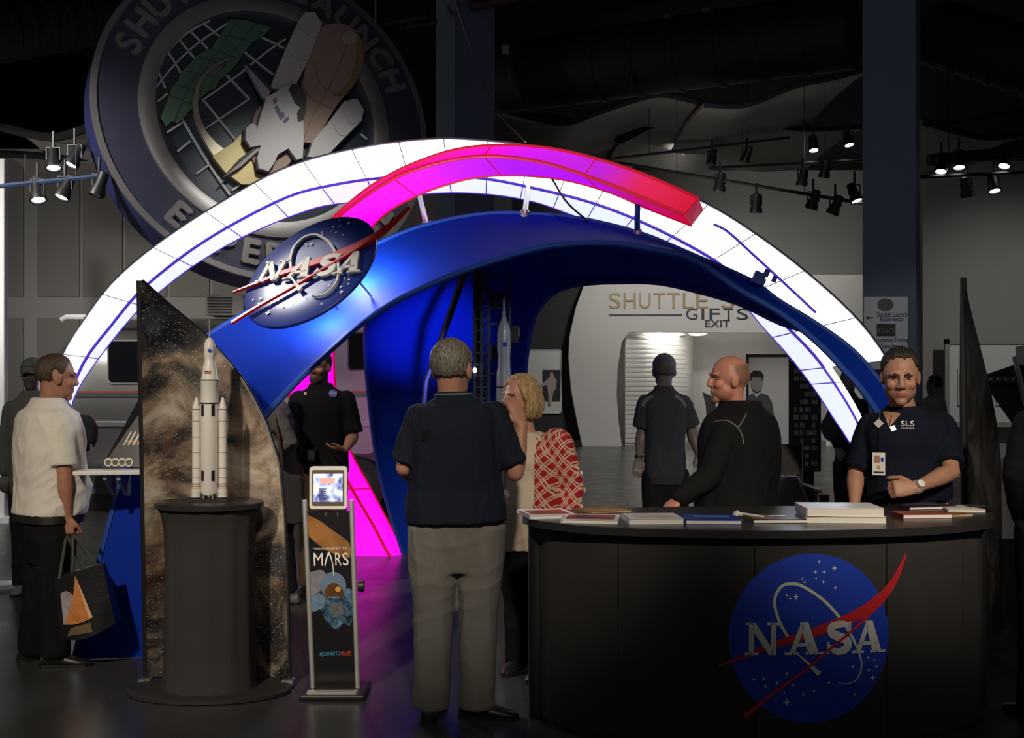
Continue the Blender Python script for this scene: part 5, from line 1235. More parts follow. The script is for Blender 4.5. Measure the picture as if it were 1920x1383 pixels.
def folds(co, no, amp, seed, freq=40.0, stretch=(1, 1, .5)):
    """soft cloth creases: ridged warped waves, pushed mostly outward"""
    rng = np.random.default_rng(seed); p = co * np.array(stretch); f = np.zeros(len(co)); tot = 0
    for k in range(4):
        d = rng.normal(size=3); d /= np.linalg.norm(d); e = rng.normal(size=3); e /= np.linalg.norm(e); e2 = rng.normal(size=3)
        s_ = np.sin((p @ d) * freq * (.6 + .45 * k) + 2.0 * np.sin((p @ e) * freq * .4 + k) + 1.3 * np.sin((co @ e2) * 9) + rng.uniform(0, 6))
        wgt = 1 / (1 + .5 * k); m = np.clip(.5 + .9 * np.sin((co @ rng.normal(size=3)) * 8 + k + seed), 0, 1)
        f += wgt * m * (1 - np.abs(s_)) ** 1.6; tot += wgt
    return co + no * (amp * (3.2 * f / tot - .25))[:, None]
def vox(name, mb, m, parent=None, origin=None, size=.01, smooth=3, fold=0.0, seed=1, fn=None, freq=26.0):
    me = vox_mesh(mb, size, smooth)
    co = getco(me)
    if fold: co = folds(co, getno(me), fold, seed, freq * 1.5)
    if fn is not None: co = fn(co)
    org = wpos(parent) if parent is not None else V(origin)
    world = co.copy()
    setco(me, co - np.array(org, dtype=np.float32))
    me.polygons.foreach_set('use_smooth', [True] * len(me.polygons))
    me.materials.clear(); me.materials.append(m); me.name = name
    o = bpy.data.objects.new(name, me); COL.objects.link(o)
    if parent is not None: o.parent = parent
    else: o.location = org
    return o, world
def sring(c, ax, ay, rx, ry, n=24, p=2.4):
    out = []
    for k in range(n):
        a = 2 * math.pi * k / n; ca, sa = math.cos(a), math.sin(a)
        out.append(c + ax * (rx * math.copysign(abs(ca) ** (2 / p), ca)) + ay * (ry * math.copysign(abs(sa) ** (2 / p), sa)))
    return out
TT = [-.36, -.22, -.1, 0, .15, .3, .5, .7, .85, .93, 1.0, 1.08]
TW = [.60, .78, .90, .95, .93, .89, .93, 1.0, 1.0, .84, .44, .33]
TD = [.08, .095, .12, .128, .12, .115, .125, .13, .118, .098, .072, .060]
def itp(t, T, Y): return float(np.interp(t, T, Y))
class Body: pass
def head_pts(mb, H, hs, big=1.0):
    E = lambda c, r: mb.ell(V(c), r, H, 18, 12)
    E((0, -.014, .034), (.076, .097, .088)); E((0, .018, -.03), (.063, .072, .083)); E((0, .024, -.066), (.058, .060, .048)); E((0, .068, -.097), (.027, .022, .019))
    for s in (-1, 1):
        E((s * .04, .058, -.022), (.024, .027, .026)); E((s * .0785, -.010, -.006), (.009, .021, .033)); E((s * .014, .096, -.026), (.0095, .011, .009)); E((s * .078, -.004, -.026), (.008, .012, .014))
        E((s * .03, .080, .031), (.026, .012, .010))
    if big > 1: E((0, .022, -.055), (.068, .066, .058)); E((0, -.014, .02), (.081, .097, .085))
    mb.capsule([H @ V((0, .084, .024)), H @ V((0, .098, -.008)), H @ V((0, .104, -.021))], [.010 * hs, .012 * hs, .0125 * hs], 10)
    E((0, .086, -.055), (.024, .010, .0065)); E((0, .083, -.067), (.021, .010, .008))
def hand(mb, wrist, dv, pn, side, curl=.5, k=1.0, spread=0.0):
    dv = V(dv).normalized(); pn = (V(pn) - dv * V(pn).dot(dv)).normalized(); th = (pn.cross(dv)) * (-side)
    rings = []
    for t, w, h in ((-.02, .027, .021), (.0, .027, .020), (.03, .036, .018), (.065, .041, .016), (.092, .040, .013), (.10, .03, .008)):
        rings.append(sring(wrist + dv * (t * k), th, pn, w * k, h * k, 14, 2.6))
    mb.loft(rings)
    for i, (off, L) in enumerate(((.030, .072), (.010, .082), (-.011, .077), (-.031, .060))):
        p = wrist + dv * (.088 * k) + th * (off * k); q = dv + th * (off * spread * 8); q.normalize(); pts = [p - dv * .012 * k, p]; a = 0
        c = curl if not isinstance(curl, (list, tuple)) else curl[i]
        for j, f in enumerate((.45, .32, .25)):
            a += c * (1.15, 1.25, .8)[j]; d2 = (q * math.cos(a) + pn * math.sin(a)).normalized()
            pts.append(pts[-1] + d2 * (L * f * k))
        mb.capsule(pts, [.0095 * k, .0098 * k, .0092 * k, .0085 * k, .0075 * k], 10)
    p = wrist + dv * (.022 * k) + th * (.026 * k); d1 = (dv * .75 + th * .62 + pn * .25).normalized(); d2 = (dv * .9 + th * .15 + pn * (.25 + .35 * min(1, curl if not isinstance(curl, (list, tuple)) else curl[0]))).normalized()
    mb.capsule([p, p + d1 * .042 * k, p + d1 * .042 * k + d2 * .032 * k, p + d1 * .042 * k + d2 * .055 * k], [.014 * k, .0115 * k, .010 * k, .0085 * k], 10)
def person(label, d0, J, facing, hf, skin=(.40, .22, .15), hs=1.0, k=1.0, w=1.0, dep=1.0, belly=0.0, hipw=1.0, leg=1.0, size=.009, group=None, shirt=None, trousers=None, shoe=None, sleeve=.62, hem=-.12, belt=None, shirt_grow=.016, hands=None, stubble=0.0, seed=1, footdir=None, tie=False, collar=True, fold=.004, face=True, lips=None, fringe=0.0, full=1.0):
    B = Body(); q = {n: P(v[0], v[1], d0 + (v[2] if len(v) > 2 else 0)) for n, v in J.items()}
    f = V((facing[0], facing[1], 0)).normalized(); B.f = f; B.q = q
    base = V(((q['al'].x + q['ar'].x) / 2, (q['al'].y + q['ar'].y) / 2, 0))
    hipc = (q['hl'] + q['hr']) / 2; neck = q['neck']; shc = (q['sl'] + q['sr']) / 2
    sh = (q['sl'] - q['sr']).length / 2
    ax_h = (q['hr'] - q['hl']).normalized(); ax_s = (q['sr'] - q['sl']).normalized()
    spine = (neck - hipc)
    def tring(t, grow, n=28):
        c = hipc + spine * t; ax = ax_h.lerp(ax_s, min(max(t, 0), 1)).normalized()
        upv = spine.normalized(); ax = (ax - upv * ax.dot(upv)).normalized(); fy = upv.cross(ax)
        if fy.dot(f) < 0: fy = -fy
        hw = hipw + (1 - hipw) * min(max((t - .15) / .45, 0), 1)
        rx = itp(t, TT, TW) * sh * w * hw + grow; ry = itp(t, TT, TD) * dep * k + grow
        b = belly * math.exp(-((t - .27) / .2) ** 2)
        bt = .25 * belly * math.exp(-((t - .68) / .15) ** 2)
        return sring(c + fy * (b * .75 + bt), ax, fy, rx + b * .35, ry + b * .6, n)
    B.tring = tring; B.neck = neck; B.spine = spine
    # head frame
    hy = V(hf).normalized(); hz0 = V((0, 0, 1)); hx = hy.cross(hz0).normalized(); hz = hx.cross(hy)
    H = Matrix.Translation(q['head']) @ Matrix((hx, hy, hz)).transposed().to_4x4() @ Matrix.Scale(hs, 4); B.H = H
    mb = MB()
    head_pts(mb, H, hs, full)
    mb.capsule([H @ V((0, -.028, -.02)), H @ V((0, -.02, -.09)), neck - V((0, 0, .02)), neck - V((0, 0, .07))], [.056 * hs, .053 * hs, .060 * hs, .07 * hs], 14)
    mb.loft([tring(t, -.004) for t in (-.22, -.1, 0, .15, .3, .5, .7, .85, .93, 1.0)])
    S3 = {}
    for s, n in ((-1, 'l'), (1, 'r')):
        a, b, c = q['s' + n], q['e' + n], q['w' + n]
        mb.capsule([a, a.lerp(b, .3), a.lerp(b, .7), b], [.058 * k * w, .054 * k * w, .046 * k * w, .040 * k * w], 14)
        mb.capsule([b, b.lerp(c, .3), b.lerp(c, .7), c], [.041 * k * w, .044 * k * w, .035 * k, .027 * k], 14)
        hd = (hands or {}).get(n, {}); dv = hd.get('dir', tuple((c - b).normalized())); pn = hd.get('palm', tuple(-f))
        hand(mb, c, dv, pn, s, hd.get('curl', .35), k * hd.get('k', 1.0), hd.get('spread', 0.0))
        a, b, c = q['h' + n], q['k' + n], q['a' + n]
        mb.capsule([a, a.lerp(b, .4), b], [.085 * k * leg, .078 * k * leg, .056 * k * leg], 14)
        mb.capsule([b, b.lerp(c, .3), c], [.055 * k * leg, .055 * k * leg, .040 * k], 14)
    Hi = np.array(H.inverted())
    def fn(co):
        if not face: return co
        h = np.c_[co, np.ones(len(co))] @ Hi.T; dy = np.zeros(len(co))
        for s in (-1, 1):
            r2 = ((h[:, 0] - s * .031) / .021) ** 2 + ((h[:, 2] - .008) / .012) ** 2
            dy -= np.where((h[:, 1] > .03) & (r2 < 1), .011 * (1 - r2), 0)
        r2 = (h[:, 0] / .026) ** 2 + ((h[:, 2] + .0612) / .0035) ** 2
        dy -= np.where((h[:, 1] > .05) & (r2 < 1), .004 * (1 - r2), 0)
        yv = np.array(hy) * hs
        return co + dy[:, None] * yv[None, :]
    o, wco = vox('person', mb, M['skin'], None, base, size, 3, fn=fn)
    h = np.c_[wco, np.ones(len(wco))] @ Hi.T
    cols = np.tile(np.array([*skin, 1.0]), (len(wco), 1))
    inhead = (h[:, 2] > -.12) & (np.abs(h[:, 0]) < .1) & (h[:, 1] > -.14) & (h[:, 1] < .14) & (h[:, 2] < .14)
    if stubble:
        dark = np.array([.07, .05, .04]); az = np.abs(np.degrees(np.arctan2(h[:, 0], h[:, 1])))
        m_ = inhead & (h[:, 2] < -.035) & (h[:, 1] > .0) & ~((np.abs(h[:, 0]) < .02) & (h[:, 2] > -.045))
        cols[m_, :3] = cols[m_, :3] * (1 - stubble) + dark * stubble
    if fringe:
        g_ = h[:, :3] - np.array([0, -.014, .03]); az = np.abs(np.degrees(np.arctan2(g_[:, 0], g_[:, 1]))); el = np.degrees(np.arctan2(g_[:, 2], np.hypot(g_[:, 0], g_[:, 1])))
        fr_m = np.clip((az - 82) / 10, 0, 1) * np.clip((42 - el) / 16, 0, 1) * np.clip((el + 42) / 8, 0, 1) * inhead * ((np.abs(h[:, 0]) < .079) | (h[:, 1] < -.035)) * fringe
        cols[:, :3] = cols[:, :3] * (1 - fr_m[:, None]) + np.array([.10, .065, .05]) * fr_m[:, None]
    lp = inhead & (h[:, 1] > .06) & (((h[:, 0] / .024) ** 2 + ((h[:, 2] + .061) / .012) ** 2) < 1)
    cols[lp, :3] = lips if lips else np.array(skin) * np.array([.9, .68, .68])
    ck = inhead & (h[:, 1] > .03) & ((((np.abs(h[:, 0]) - .042) / .022) ** 2 + ((h[:, 2] + .022) / .022) ** 2) < 1)
    cols[ck, :3] = cols[ck, :3] * np.array([1.05, .96, .95])
    set_tone(o, cols)
    setp(o, label, 'person', group); B.o = o
    if face:
        for s in (-1, 1):
            e = mk('eye', MB().ell(V((s * .031, .0635, .007)), (.0135, .0112, .0052), H, 14, 8), M['eye'], o)
            mk('iris', MB().ell(V((s * .031, .0708, .0065)), (.0055, .0046, .0050), H, 10, 6), M['iris'], e)
    # trousers
    if trousers:
        mb = MB(); mb.loft([tring(t, .012 if t < -.15 else -.002) for t in (-.36, -.29, -.22, -.1, 0, .1, .17)])
        for n in 'lr':
            a, b, c = q['h' + n], q['k' + n], q['a' + n]; c2 = c - V((0, 0, .035))
            mb.tube([a + V((0, 0, .05)), a, a.lerp(b, .35), a.lerp(b, .7), b, b.lerp(c2, .3), b.lerp(c2, .7), c2], [x * k * leg for x in (.07, .108, .104, .092, .082, .079, .075, .077)], 18)
        vox('trousers', mb, trousers, o, None, max(size, .009), 9, fold * 1.2, seed + 5, freq=22)
    if shirt:
        mb = MB(); mb.loft([tring(t, shirt_grow) for t in (hem, (hem + .1) if hem < .05 else .12, .15, .3, .42, .55, .7, .8, .88, .93)] + [tring(.97, .012), tring(1.0, .010)])
        for n in 'lr':
            a, b, c = q['s' + n], q['e' + n], q['w' + n]
            if sleeve <= 1:
                e = a.lerp(b, sleeve); mb.tube([a + (a - b) * .04, a, a.lerp(e, .3), a.lerp(e, .65), e], [x * k * w for x in (.045, .072, .073, .072, .071)], 18)
                mb.ell(a, (.070 * k * w,) * 3)
            else:
                e = b.lerp(c, min(sleeve - 1, 1)); mb.capsule([a, a.lerp(b, .3), a.lerp(b, .65), b, b.lerp(e, .35), b.lerp(e, .75), e], [x * k * w for x in (.072, .07, .064, .060, .056, .048, .042)], 18)
        s_, _ = vox('shirt', mb, shirt, o, None, max(size, .009), 2, fold, seed)
        B.shirt = s_
        if collar:
            u = spine.normalized(); r0 = tring(1.0, .010, 24); mb = MB()
            c1 = neck + u * .004 * 1; rr = []
            for t_, g_ in ((.955, .012), (1.0, .016), (1.045, .012), (1.05, .004), (1.0, .004)): rr.append(tring(t_, g_, 24))
            mk('collar', MB().loft(rr, cap=False), shirt, s_)
    if belt:
        mk('belt', MB().loft([tring(hem - .06, .013), tring(hem - .06, .021), tring(hem + .02, .021), tring(hem + .02, .013)], cap=False), belt, o)
    if shoe:
        for n, s in (('l', -1), ('r', 1)):
            a = q['a' + n]; fd = V((footdir or {}).get(n, (f.x, f.y))).to_3d(); fd.z = 0; fd.normalize(); sd = V((fd.y, -fd.x, 0)); g0 = V((a.x, a.y, 0)); rr = []
            for t, wd, ht in ((-.085, .02, .05), (-.075, .034, .075), (-.03, .039, .095), (.03, .041, .085), (.09, .046, .062), (.14, .046, .048), (.18, .036, .038), (.20, .015, .025)):
                c = g0 + fd * t; rr.append([c + sd * (wd * math.cos(R(x))) + V((0, 0, max(0.0, ht * (.5 + .5 * math.sin(R(x)))))) for x in range(0, 360, 24)])
            sh_ = mk('shoe', MB().loft(rr), shoe, o)
            mk('sole', MB().poly([(-.088, -.03), (-.06, -.04), (.02, -.042), (.1, -.05), (.17, -.042), (.205, -.012), (.205, .012), (.17, .042), (.1, .05), (.02, .042), (-.06, .04), (-.088, .03)], lambda u, v, h=0: g0 + fd * u + sd * v + V((0, 0, h)), .001, .016), M['black'], sh_, smooth=False)
    return B
def hair(B, m, style='short', thick=.012, seed=0, name='hair'):
    c = V((0, -.014, .030)); rows = []; rng = np.random.default_rng(seed); n1, n2 = 56, 36
    for i in range(n2 + 1):
        el = -math.pi / 2 + math.pi * i / n2; row = []
        for j in range(n1):
            az = 2 * math.pi * j / n1 - math.pi
            d = V((math.cos(el) * math.sin(az), math.cos(el) * math.cos(az), math.sin(el)))
            r0 = 1 / math.sqrt((d.x / .076) ** 2 + (d.y / .097) ** 2 + (d.z / .088) ** 2)
            A = abs(math.degrees(az)); e = math.degrees(el)
            if style == 'short': line = 40 if A < 38 else (40 - (A - 38) * 1.5 if A < 72 else (-12 if A < 84 else (2 if A < 108 else -42)))
            elif style == 'receding': line = 58 if A < 30 else (58 - (A - 30) * 1.3 if A < 78 else (-8 if A < 86 else (6 if A < 108 else -42)))
            elif style == 'fringe': line = -5 if 80 < A < 104 else (-40 if A >= 104 else 90)
            elif style == 'bob': line = 34 - (8 if math.degrees(az) > 0 else -14) if A < 34 else (34 - (A - 34) * 2.2 if A < 60 else -75)
            elif style == 'cap': line = 16 if A < 60 else 8
            else: line = 20
            line += 3.0 * math.sin(j * 2.1) + 2.5 * math.sin(j * .9) if style in ('short', 'receding') else 0
            top = 200 if style != 'fringe' else 38
            mask = 1 / (1 + math.exp(-(min(e - line, top - e)) / 2.5))
            t = thick * (1 + (.25 * math.sin(j * 1.7 + i * 2.3) * math.sin(j * .6 + 1) + .08 * rng.normal() if style not in ('cap', 'bob') else .18 * math.sin(j * 1.1)))
            if style == 'bob':
                ext = max(0, min(1, (-e + 5) / 55)); r = r0 + t * (1.2 + .5 * ext) + ext * .045 * (1 if A > 60 else .0)
                if e < -50: r = min(r, .135 / max(math.sin(math.radians(-e)), .2))
            elif style == 'short' or style == 'receding': r = r0 + t * (.55 + .45 * max(0, min(1, (e + 10) / 50)))
            else: r = r0 + t
            row.append(B.H @ (c + d * (r * mask + (r0 - .03) * (1 - mask))))
        rows.append(row)
    return mk(name, MB().loft(rows), m, B.o, angle=80)
def brows(B, m, w=.005):
    for s in (-1, 1):
        mk('eyebrow', MB().tube([B.H @ V((s * .014, .092, .0265)), B.H @ V((s * .030, .0905, .0315)), B.H @ V((s * .050, .073, .027))], [w * 1.0, w * 1.1, w * .6], 6), m, B.o)
def cam_hit(objs, px, py):
    best = None; o0 = V((0, 0, CH)); dr = (P(px, py, 1.0) - o0).normalized()
    for bv, off in objs:
        h, n, i, dist = bv.ray_cast(o0 - off, dr)
        if h is not None and (best is None or dist < best[2]): best = (h + off, n, dist)
    return best
def bvh_of(*obs):
    out = []
    for o in obs:
        me = o.data; co = getco(me)
        out.append((BVHTree.FromPolygons([V(c) for c in co.tolist()], [tuple(p.vertices) for p in me.polygons]), wpos(o)))
    return out
def line_on(name, bv, pts, r, m, parent, off=.003, n=14):
    c = cr2(pts, n); out = []
    for x, y in c:
        h = cam_hit(bv, x, y)
        if h: out.append(h[0] + h[1] * off)
    if len(out) > 2: return mk(name, MB().tube(out, r, 6), m, parent)
def patch_on(name, bv, px, py, pw, ph, m, parent, off=.006, thick=.003, rot=0):
    h = cam_hit(bv, px, py)
    if not h: return None, None
    n = h[1]; n = (n + V((0, -.6, 0))).normalized(); r = V((0, 0, 1)).cross(n).normalized(); u = n.cross(r)
    r, u = r * math.cos(rot) + u * math.sin(rot), u * math.cos(rot) - r * math.sin(rot)
    s = 1 / S(h[0].y); c = h[0] + n * off
    mp = lambda a, b, hh=0: c + r * (a * s) + u * (b * s) + n * hh
    return mk(name, MB().poly([(-pw / 2, -ph / 2), (pw / 2, -ph / 2), (pw / 2, ph / 2), (-pw / 2, ph / 2)], mp, 0, thick), m, parent, smooth=False), mp

def surf_patch(name, bv, a, b, c, m, parent, off=.005, n=8):
    rows = []
    for i in range(n + 1):
        row = []
        for j in range(n + 1):
            u, v = i / n, j / n; x = a[0] + (b[0] - a[0]) * v; y = a[1] + (b[1] - a[1]) * v; x += (c[0] - x) * u * .999; y += (c[1] - y) * u * .999
            h = cam_hit(bv, x, y)
            if not h: return None
            row.append(h[0] + h[1] * off)
        rows.append(row)
    return mk(name, MB().grid(rows), m, parent)

M['skin'] = attr_mat('skin', .5, (90, .06), .4)
M['eye'] = mat('eye_white', (.27, .25, .24), .25); M['iris'] = mat('iris_dark', (.03, .02, .015), .15)
def fabric(name, col, b=.25, rough=.85, vary=.15): return mat(name, col, rough, bump=(170, b), vary=vary, vscale=9, spec=.12)
def hairmat(name, a, b):
    m = mat(name, a, .55); g = NT(m); tc = g.n('ShaderNodeTexCoord'); mp = g.n('ShaderNodeMapping'); mp.inputs['Scale'].default_value = (60, 60, 14); g.l(tc.outputs['Object'], mp.inputs['Vector'])
    nz = g.n('ShaderNodeTexNoise', Scale=2.2, Detail=5.0); g.l(mp.outputs[0], nz.inputs['Vector'])
    g.l(g.mix(g.ramp(nz.outputs['Fac'], [(.35, (0, 0, 0)), (.65, (1, 1, 1))]), a, b), g.b.inputs['Base Color'])
    bp = g.n('ShaderNodeBump', Strength=.7, Distance=.01); g.l(nz.outputs['Fac'], bp.inputs['Height']); g.l(bp.outputs['Normal'], g.b.inputs['Normal'])
    return m
navy = fabric('navy_polo_knit', (.012, .016, .028)); navy2 = fabric('dark_navy_polo', (.008, .011, .022)); blk = fabric('black_cloth', (.009, .009, .010)); grytr = fabric('grey_chino', (.17, .165, .155))
khaki = fabric('khaki_chino', (.38, .31, .20)); tan = fabric('tan_chino', (.22, .15, .08)); shirtw = fabric('cream_shirt_cotton', (.72, .68, .61), .2)
olive = fabric('grey_olive_jersey', (.12, .118, .10)); midgrey = fabric('mid_grey_knit', (.13, .13, .13)); slate = fabric('slate_polo', (.03, .036, .045)); darktr = fabric('charcoal_trousers', (.018, .018, .019))
shoeb = mat('black_leather', (.012, .011, .010), .4)
shoeg = mat('grey_trainer', (.2, .2, .2), .6)

# --- visitor with his back to us
A = person('grey-haired person in a navy polo seen from behind, raising one hand', 5.6,
    dict(head=(848, 694, .03), neck=(850, 746, .02), sl=(788, 784, 0), sr=(924, 780, .03), el=(758, 876, .02), wl=(790, 905, .26), er=(966, 886, .0), wr=(979, 796, .06), hl=(812, 985, 0), hr=(900, 985, .02), kl=(814, 1150, 0), kr=(896, 1150, .03), al=(808, 1313, 0), ar=(894, 1314, .02)),
    (.18, 1), (.32, 1, 0), skin=(.42, .21, .14), hs=1.17, w=1.05, dep=1.12, belly=.03, hipw=1.2, leg=1.17, size=.008, shirt=navy, trousers=grytr, shoe=shoeb, sleeve=.88, hem=.03, shirt_grow=.032, seed=3, fold=.0045,
    hands=dict(l=dict(dir=(.3, 1, .1), palm=(1, 0, 0), curl=.4), r=dict(dir=(-.38, .05, 1), palm=(-.6, 1, 0), curl=.34)), footdir=dict(l=(.15, 1), r=(.9, -.1)))
hair(A, hairmat('grey_hair', (.075, .065, .055), (.26, .235, .205)), 'short', .014, 2)
mk('collar_trim', MB().tube([p for p in A.tring(1.03, .016, 24)] , .004, 6), mat('green_trim', (.14, .25, .20), .7), A.o)
bv = bvh_of(A.shirt)
patch_on('back_mark', bv, 798, 815, 14, 20, blk, A.o, .004, .002)

# --- woman
def cardigan_mat():
    m = mat('red_lattice_knit', (.42, .02, .03), .85, bump=(150, .25), spec=.2); g = NT(m); tc = g.n('ShaderNodeTexCoord'); sp_ = g.n('ShaderNodeSeparateXYZ'); g.l(tc.outputs['Object'], sp_.inputs[0])
    x = g.math('ADD', sp_.outputs[0], g.math('MULTIPLY', sp_.outputs[1], -.75)); z = sp_.outputs[2]; tot = None
    for sgn in (1, -1):
        a = g.math('ADD', g.math('MULTIPLY', x, 1.35), g.math('MULTIPLY', z, sgn * 1.0))
        fr_ = g.math('ABSOLUTE', g.math('SUBTRACT', g.math('FRACT', g.math('MULTIPLY', a, 13.0)), .5))
        l = g.math('MULTIPLY', g.math('LESS_THAN', fr_, .20), g.math('GREATER_THAN', fr_, .06))
        tot = l if tot is None else g.math('MAXIMUM', tot, l)
    g.l(g.mix(tot, (.40, .018, .03), (.62, .46, .34)), g.b.inputs['Base Color'])
    return m
Bw = person('blonde person in a cream blouse and red lattice cardigan facing the visitor', 6.5,
    dict(head=(974, 748, 0), neck=(985, 812, .03), sl=(1043, 836, -.07), sr=(944, 838, .09), el=(1068, 915, -.05), wl=(1064, 992, -.12), er=(930, 920, .1), wr=(930, 975, -.05), hl=(1026, 1005, -.05), hr=(962, 1005, .06), kl=(1022, 1130, -.09), kr=(975, 1130, .09), al=(1020, 1230, -.08), ar=(975, 1230, .08)),
    (-.45, -.9), (-.80, -.60, .02), skin=(.52, .28, .20), hs=1.03, w=1.10, dep=1.25, belly=.05, hipw=1.15, leg=1.1, size=.006, shirt=fabric('cream_blouse', (.66, .56, .44), .2), trousers=blk, shoe=shoeb, sleeve=.35, hem=-.12, seed=8, fold=.006, collar=False,
    hands=dict(l=dict(curl=.4, palm=(-1, 0, 0)), r=dict(curl=.5, palm=(0, 0, -1))), lips=(.45, .10, .10))
hair(Bw, hairmat('blonde_hair', (.26, .15, .055), (.62, .45, .22)), 'bob', .017, 4)
brows(Bw, mat('brow_brown', (.12, .07, .04), .7), .0035)
mb = MB(); mb.loft([Bw.tring(t, .034) for t in (-.2, -.1, 0, .15, .3, .42, .55, .7, .8, .88)] + [Bw.tring(.95, .02)])
for n in 'lr':
    a, b, c = Bw.q['s' + n], Bw.q['e' + n], Bw.q['w' + n]; mb.capsule([a, a.lerp(b, .4), b, b.lerp(c, .5), b.lerp(c, .95)], [.100, .092, .080, .070, .062], 18)
cg, _ = vox('cardigan', mb, cardigan_mat(), Bw.o, None, .009, 2, .004, 12)
bm = bmesh.new(); bm.from_mesh(cg.data); off = wpos(cg); hipc = (Bw.q['hl'] + Bw.q['hr']) / 2; kill = []
fx = V((-.45, -.90, 0)).normalized(); rx = V((fx.y, -fx.x, 0))
for v_ in bm.verts:
    p = v_.co + off - hipc; t = p.dot(Bw.spine) / Bw.spine.length_squared; p = p - Bw.spine * t
    if p.dot(fx) > .03 and abs(p.dot(rx)) < .13 and t < .98 and abs(math.degrees(math.atan2(p.dot(rx), p.dot(fx)))) < 46: kill.append(v_)
bmesh.ops.delete(bm, geom=kill, context='VERTS'); bm.to_mesh(cg.data); bm.free()
sd_ = cg.modifiers.new('cloth_thickness', 'SOLIDIFY'); sd_.thickness = .008; sd_.offset = -1
pe = [p for p in Bw.tring(.985, .020, 40)]
for i, p in enumerate(Bw.tring(.97, .022, 44)):
    if (p - Bw.neck).dot(fx) > -.02: mk('pearl', MB().ell(p + V((0, 0, -.035 * max(0, (p - Bw.neck).dot(fx)) / .08)), (.006,) * 3, None, 8, 6), M['cream'], Bw.o)
bv = bvh_of(Bw.shirt); o_, mp_ = patch_on('badge', bv, 945, 935, 16, 34, M['cream'], Bw.o, .02)
line_on('lanyard', bv, [(958, 800), (950, 850), (947, 915)], .003, M['steel'], Bw.o, .006)

# --- bald staff member behind the counter
C_ = person('bald bearded person in a black fleece reaching across the counter, side view', 6.52,
    dict(head=(1366, 712, 0), neck=(1388, 764, .02), sl=(1366, 804, -.17), sr=(1424, 794, .17), el=(1330, 892, -.20), wl=(1274, 936, -.22), er=(1442, 890, .2), wr=(1400, 945, .02), hl=(1376, 985, -.1), hr=(1404, 985, .1), kl=(1376, 1130, -.1), kr=(1404, 1130, .1), al=(1376, 1228, -.1), ar=(1404, 1228, .1)),
    (-.86, .34), (-1, -.10, -.02), skin=(.47, .20, .14), hs=1.10, w=1.14, dep=1.42, belly=.04, hipw=1.1, leg=1.15, size=.006, shirt=blk, trousers=darktr, shoe=shoeb, sleeve=1.93, hem=-.1, shirt_grow=.028, seed=21, fold=.0045, full=1.2, stubble=.18, fringe=.7,
    hands=dict(l=dict(dir=(-.75, -.2, -.62), palm=(-.3, .2, -1), curl=.55)))
brows(C_, mat('brow_grey', (.16, .09, .06), .7), .004)
mk('goatee', MB().ell(V((0, .078, -.102)), (.022, .018, .020), C_.H, 12, 8), mat('goatee_brown', (.08, .05, .04), .8), C_.o)
u_ = C_.spine.normalized()
mk('stand_collar', MB().loft([C_.tring(t, g_, 24) for t, g_ in ((.93, .03), (1.0, .022), (1.055, .020), (1.06, .010), (1.0, .006))], cap=False), blk, C_.o)
bv = bvh_of(C_.shirt); pipe_ = mat('green_grey_piping', (.13, .19, .13), .6)
for pts in ([(1340, 790), (1362, 788), (1382, 800), (1392, 818), (1394, 832)], [(1400, 752), (1402, 768), (1394, 786), (1383, 802)]): line_on('piping', bv, pts, .0035, pipe_, C_.o, .001)
line_on('lanyard', bv, [(1352, 768), (1370, 752), (1386, 744), (1398, 742)], .004, M['white'], C_.o, .006)
o_, _m = patch_on('lanyard_clip', bv, 1389, 750, 12, 6, M['white'], C_.o, .01, .004, R(20))

# --- staff member with badge and watch
D_ = person('dark-haired person in a navy polo with badge and silver watch behind the counter end', 6.32,
    dict(head=(1688, 706, -.10), neck=(1696, 768, -.03), sl=(1766, 798, .03), sr=(1634, 800, 0), el=(1784, 884, -.20), wl=(1716, 914, -.36), er=(1604, 888, .02), wr=(1602, 948, -.10), hl=(1736, 952, .03), hr=(1664, 952, 0), kl=(1738, 1120, .03), kr=(1665, 1120, 0), al=(1740, 1242, .03), ar=(1662, 1242, 0)),
    (-.16, -1), (-.26, -1, -.22), skin=(.42, .22, .145), hs=1.19, w=1.08, dep=1.12, belly=.03, hipw=1.05, leg=1.15, size=.006, shirt=navy2, trousers=khaki, shoe=shoeb, sleeve=.86, hem=.10, shirt_grow=.024, seed=31, fold=.004, stubble=.10, full=1.2,
    hands=dict(l=dict(dir=(-1, -.05, -.04), palm=(-.1, 1, -.35), curl=.85, k=1.15), r=dict(dir=(.12, -.2, -1), palm=(.2, 1, 0), curl=.5)))
hair(D_, hairmat('black_hair', (.008, .007, .006), (.028, .025, .022)), 'short', .014, 6)
brows(D_, mat('brow_dark', (.02, .015, .012), .7), .005)
bv = bvh_of(D_.shirt)
line_on('lanyard', bv, [(1657, 768), (1650, 790), (1648, 815), (1649, 850)], .004, blk, D_.o, .005)
line_on('lanyard_cord', bv, [(1652, 772), (1649, 788)], .003, M['steel'], D_.o, .009, 6)
o_, mp = patch_on('badge_reel', bv, 1648, 795, 13, 13, M['chrome'], D_.o, .012, .004, R(45))
o_, mp = patch_on('id_badge', bv, 1649, 869, 23, 42, M['paper'], D_.o, .016, .002)
if mp:
    for a, b, c, e, m in ((-8, 2, 2, 16, mat('badge_photo', (.4, .2, .17), .5)), (4, 9, 4, 12, M['navy_print']), (-3, 3, -10, -3, mat('badge_gold', (.6, .35, .1), .5)), (-9, 9, -17, -14, M['darkletter'])):
        mk('badge_print', MB().poly([(a, c), (b, c), (b, e), (a, e)], lambda u, v, h=0: mp(u, v, .0035)), m, o_, smooth=False)
h = cam_hit(bv, 1701, 795)
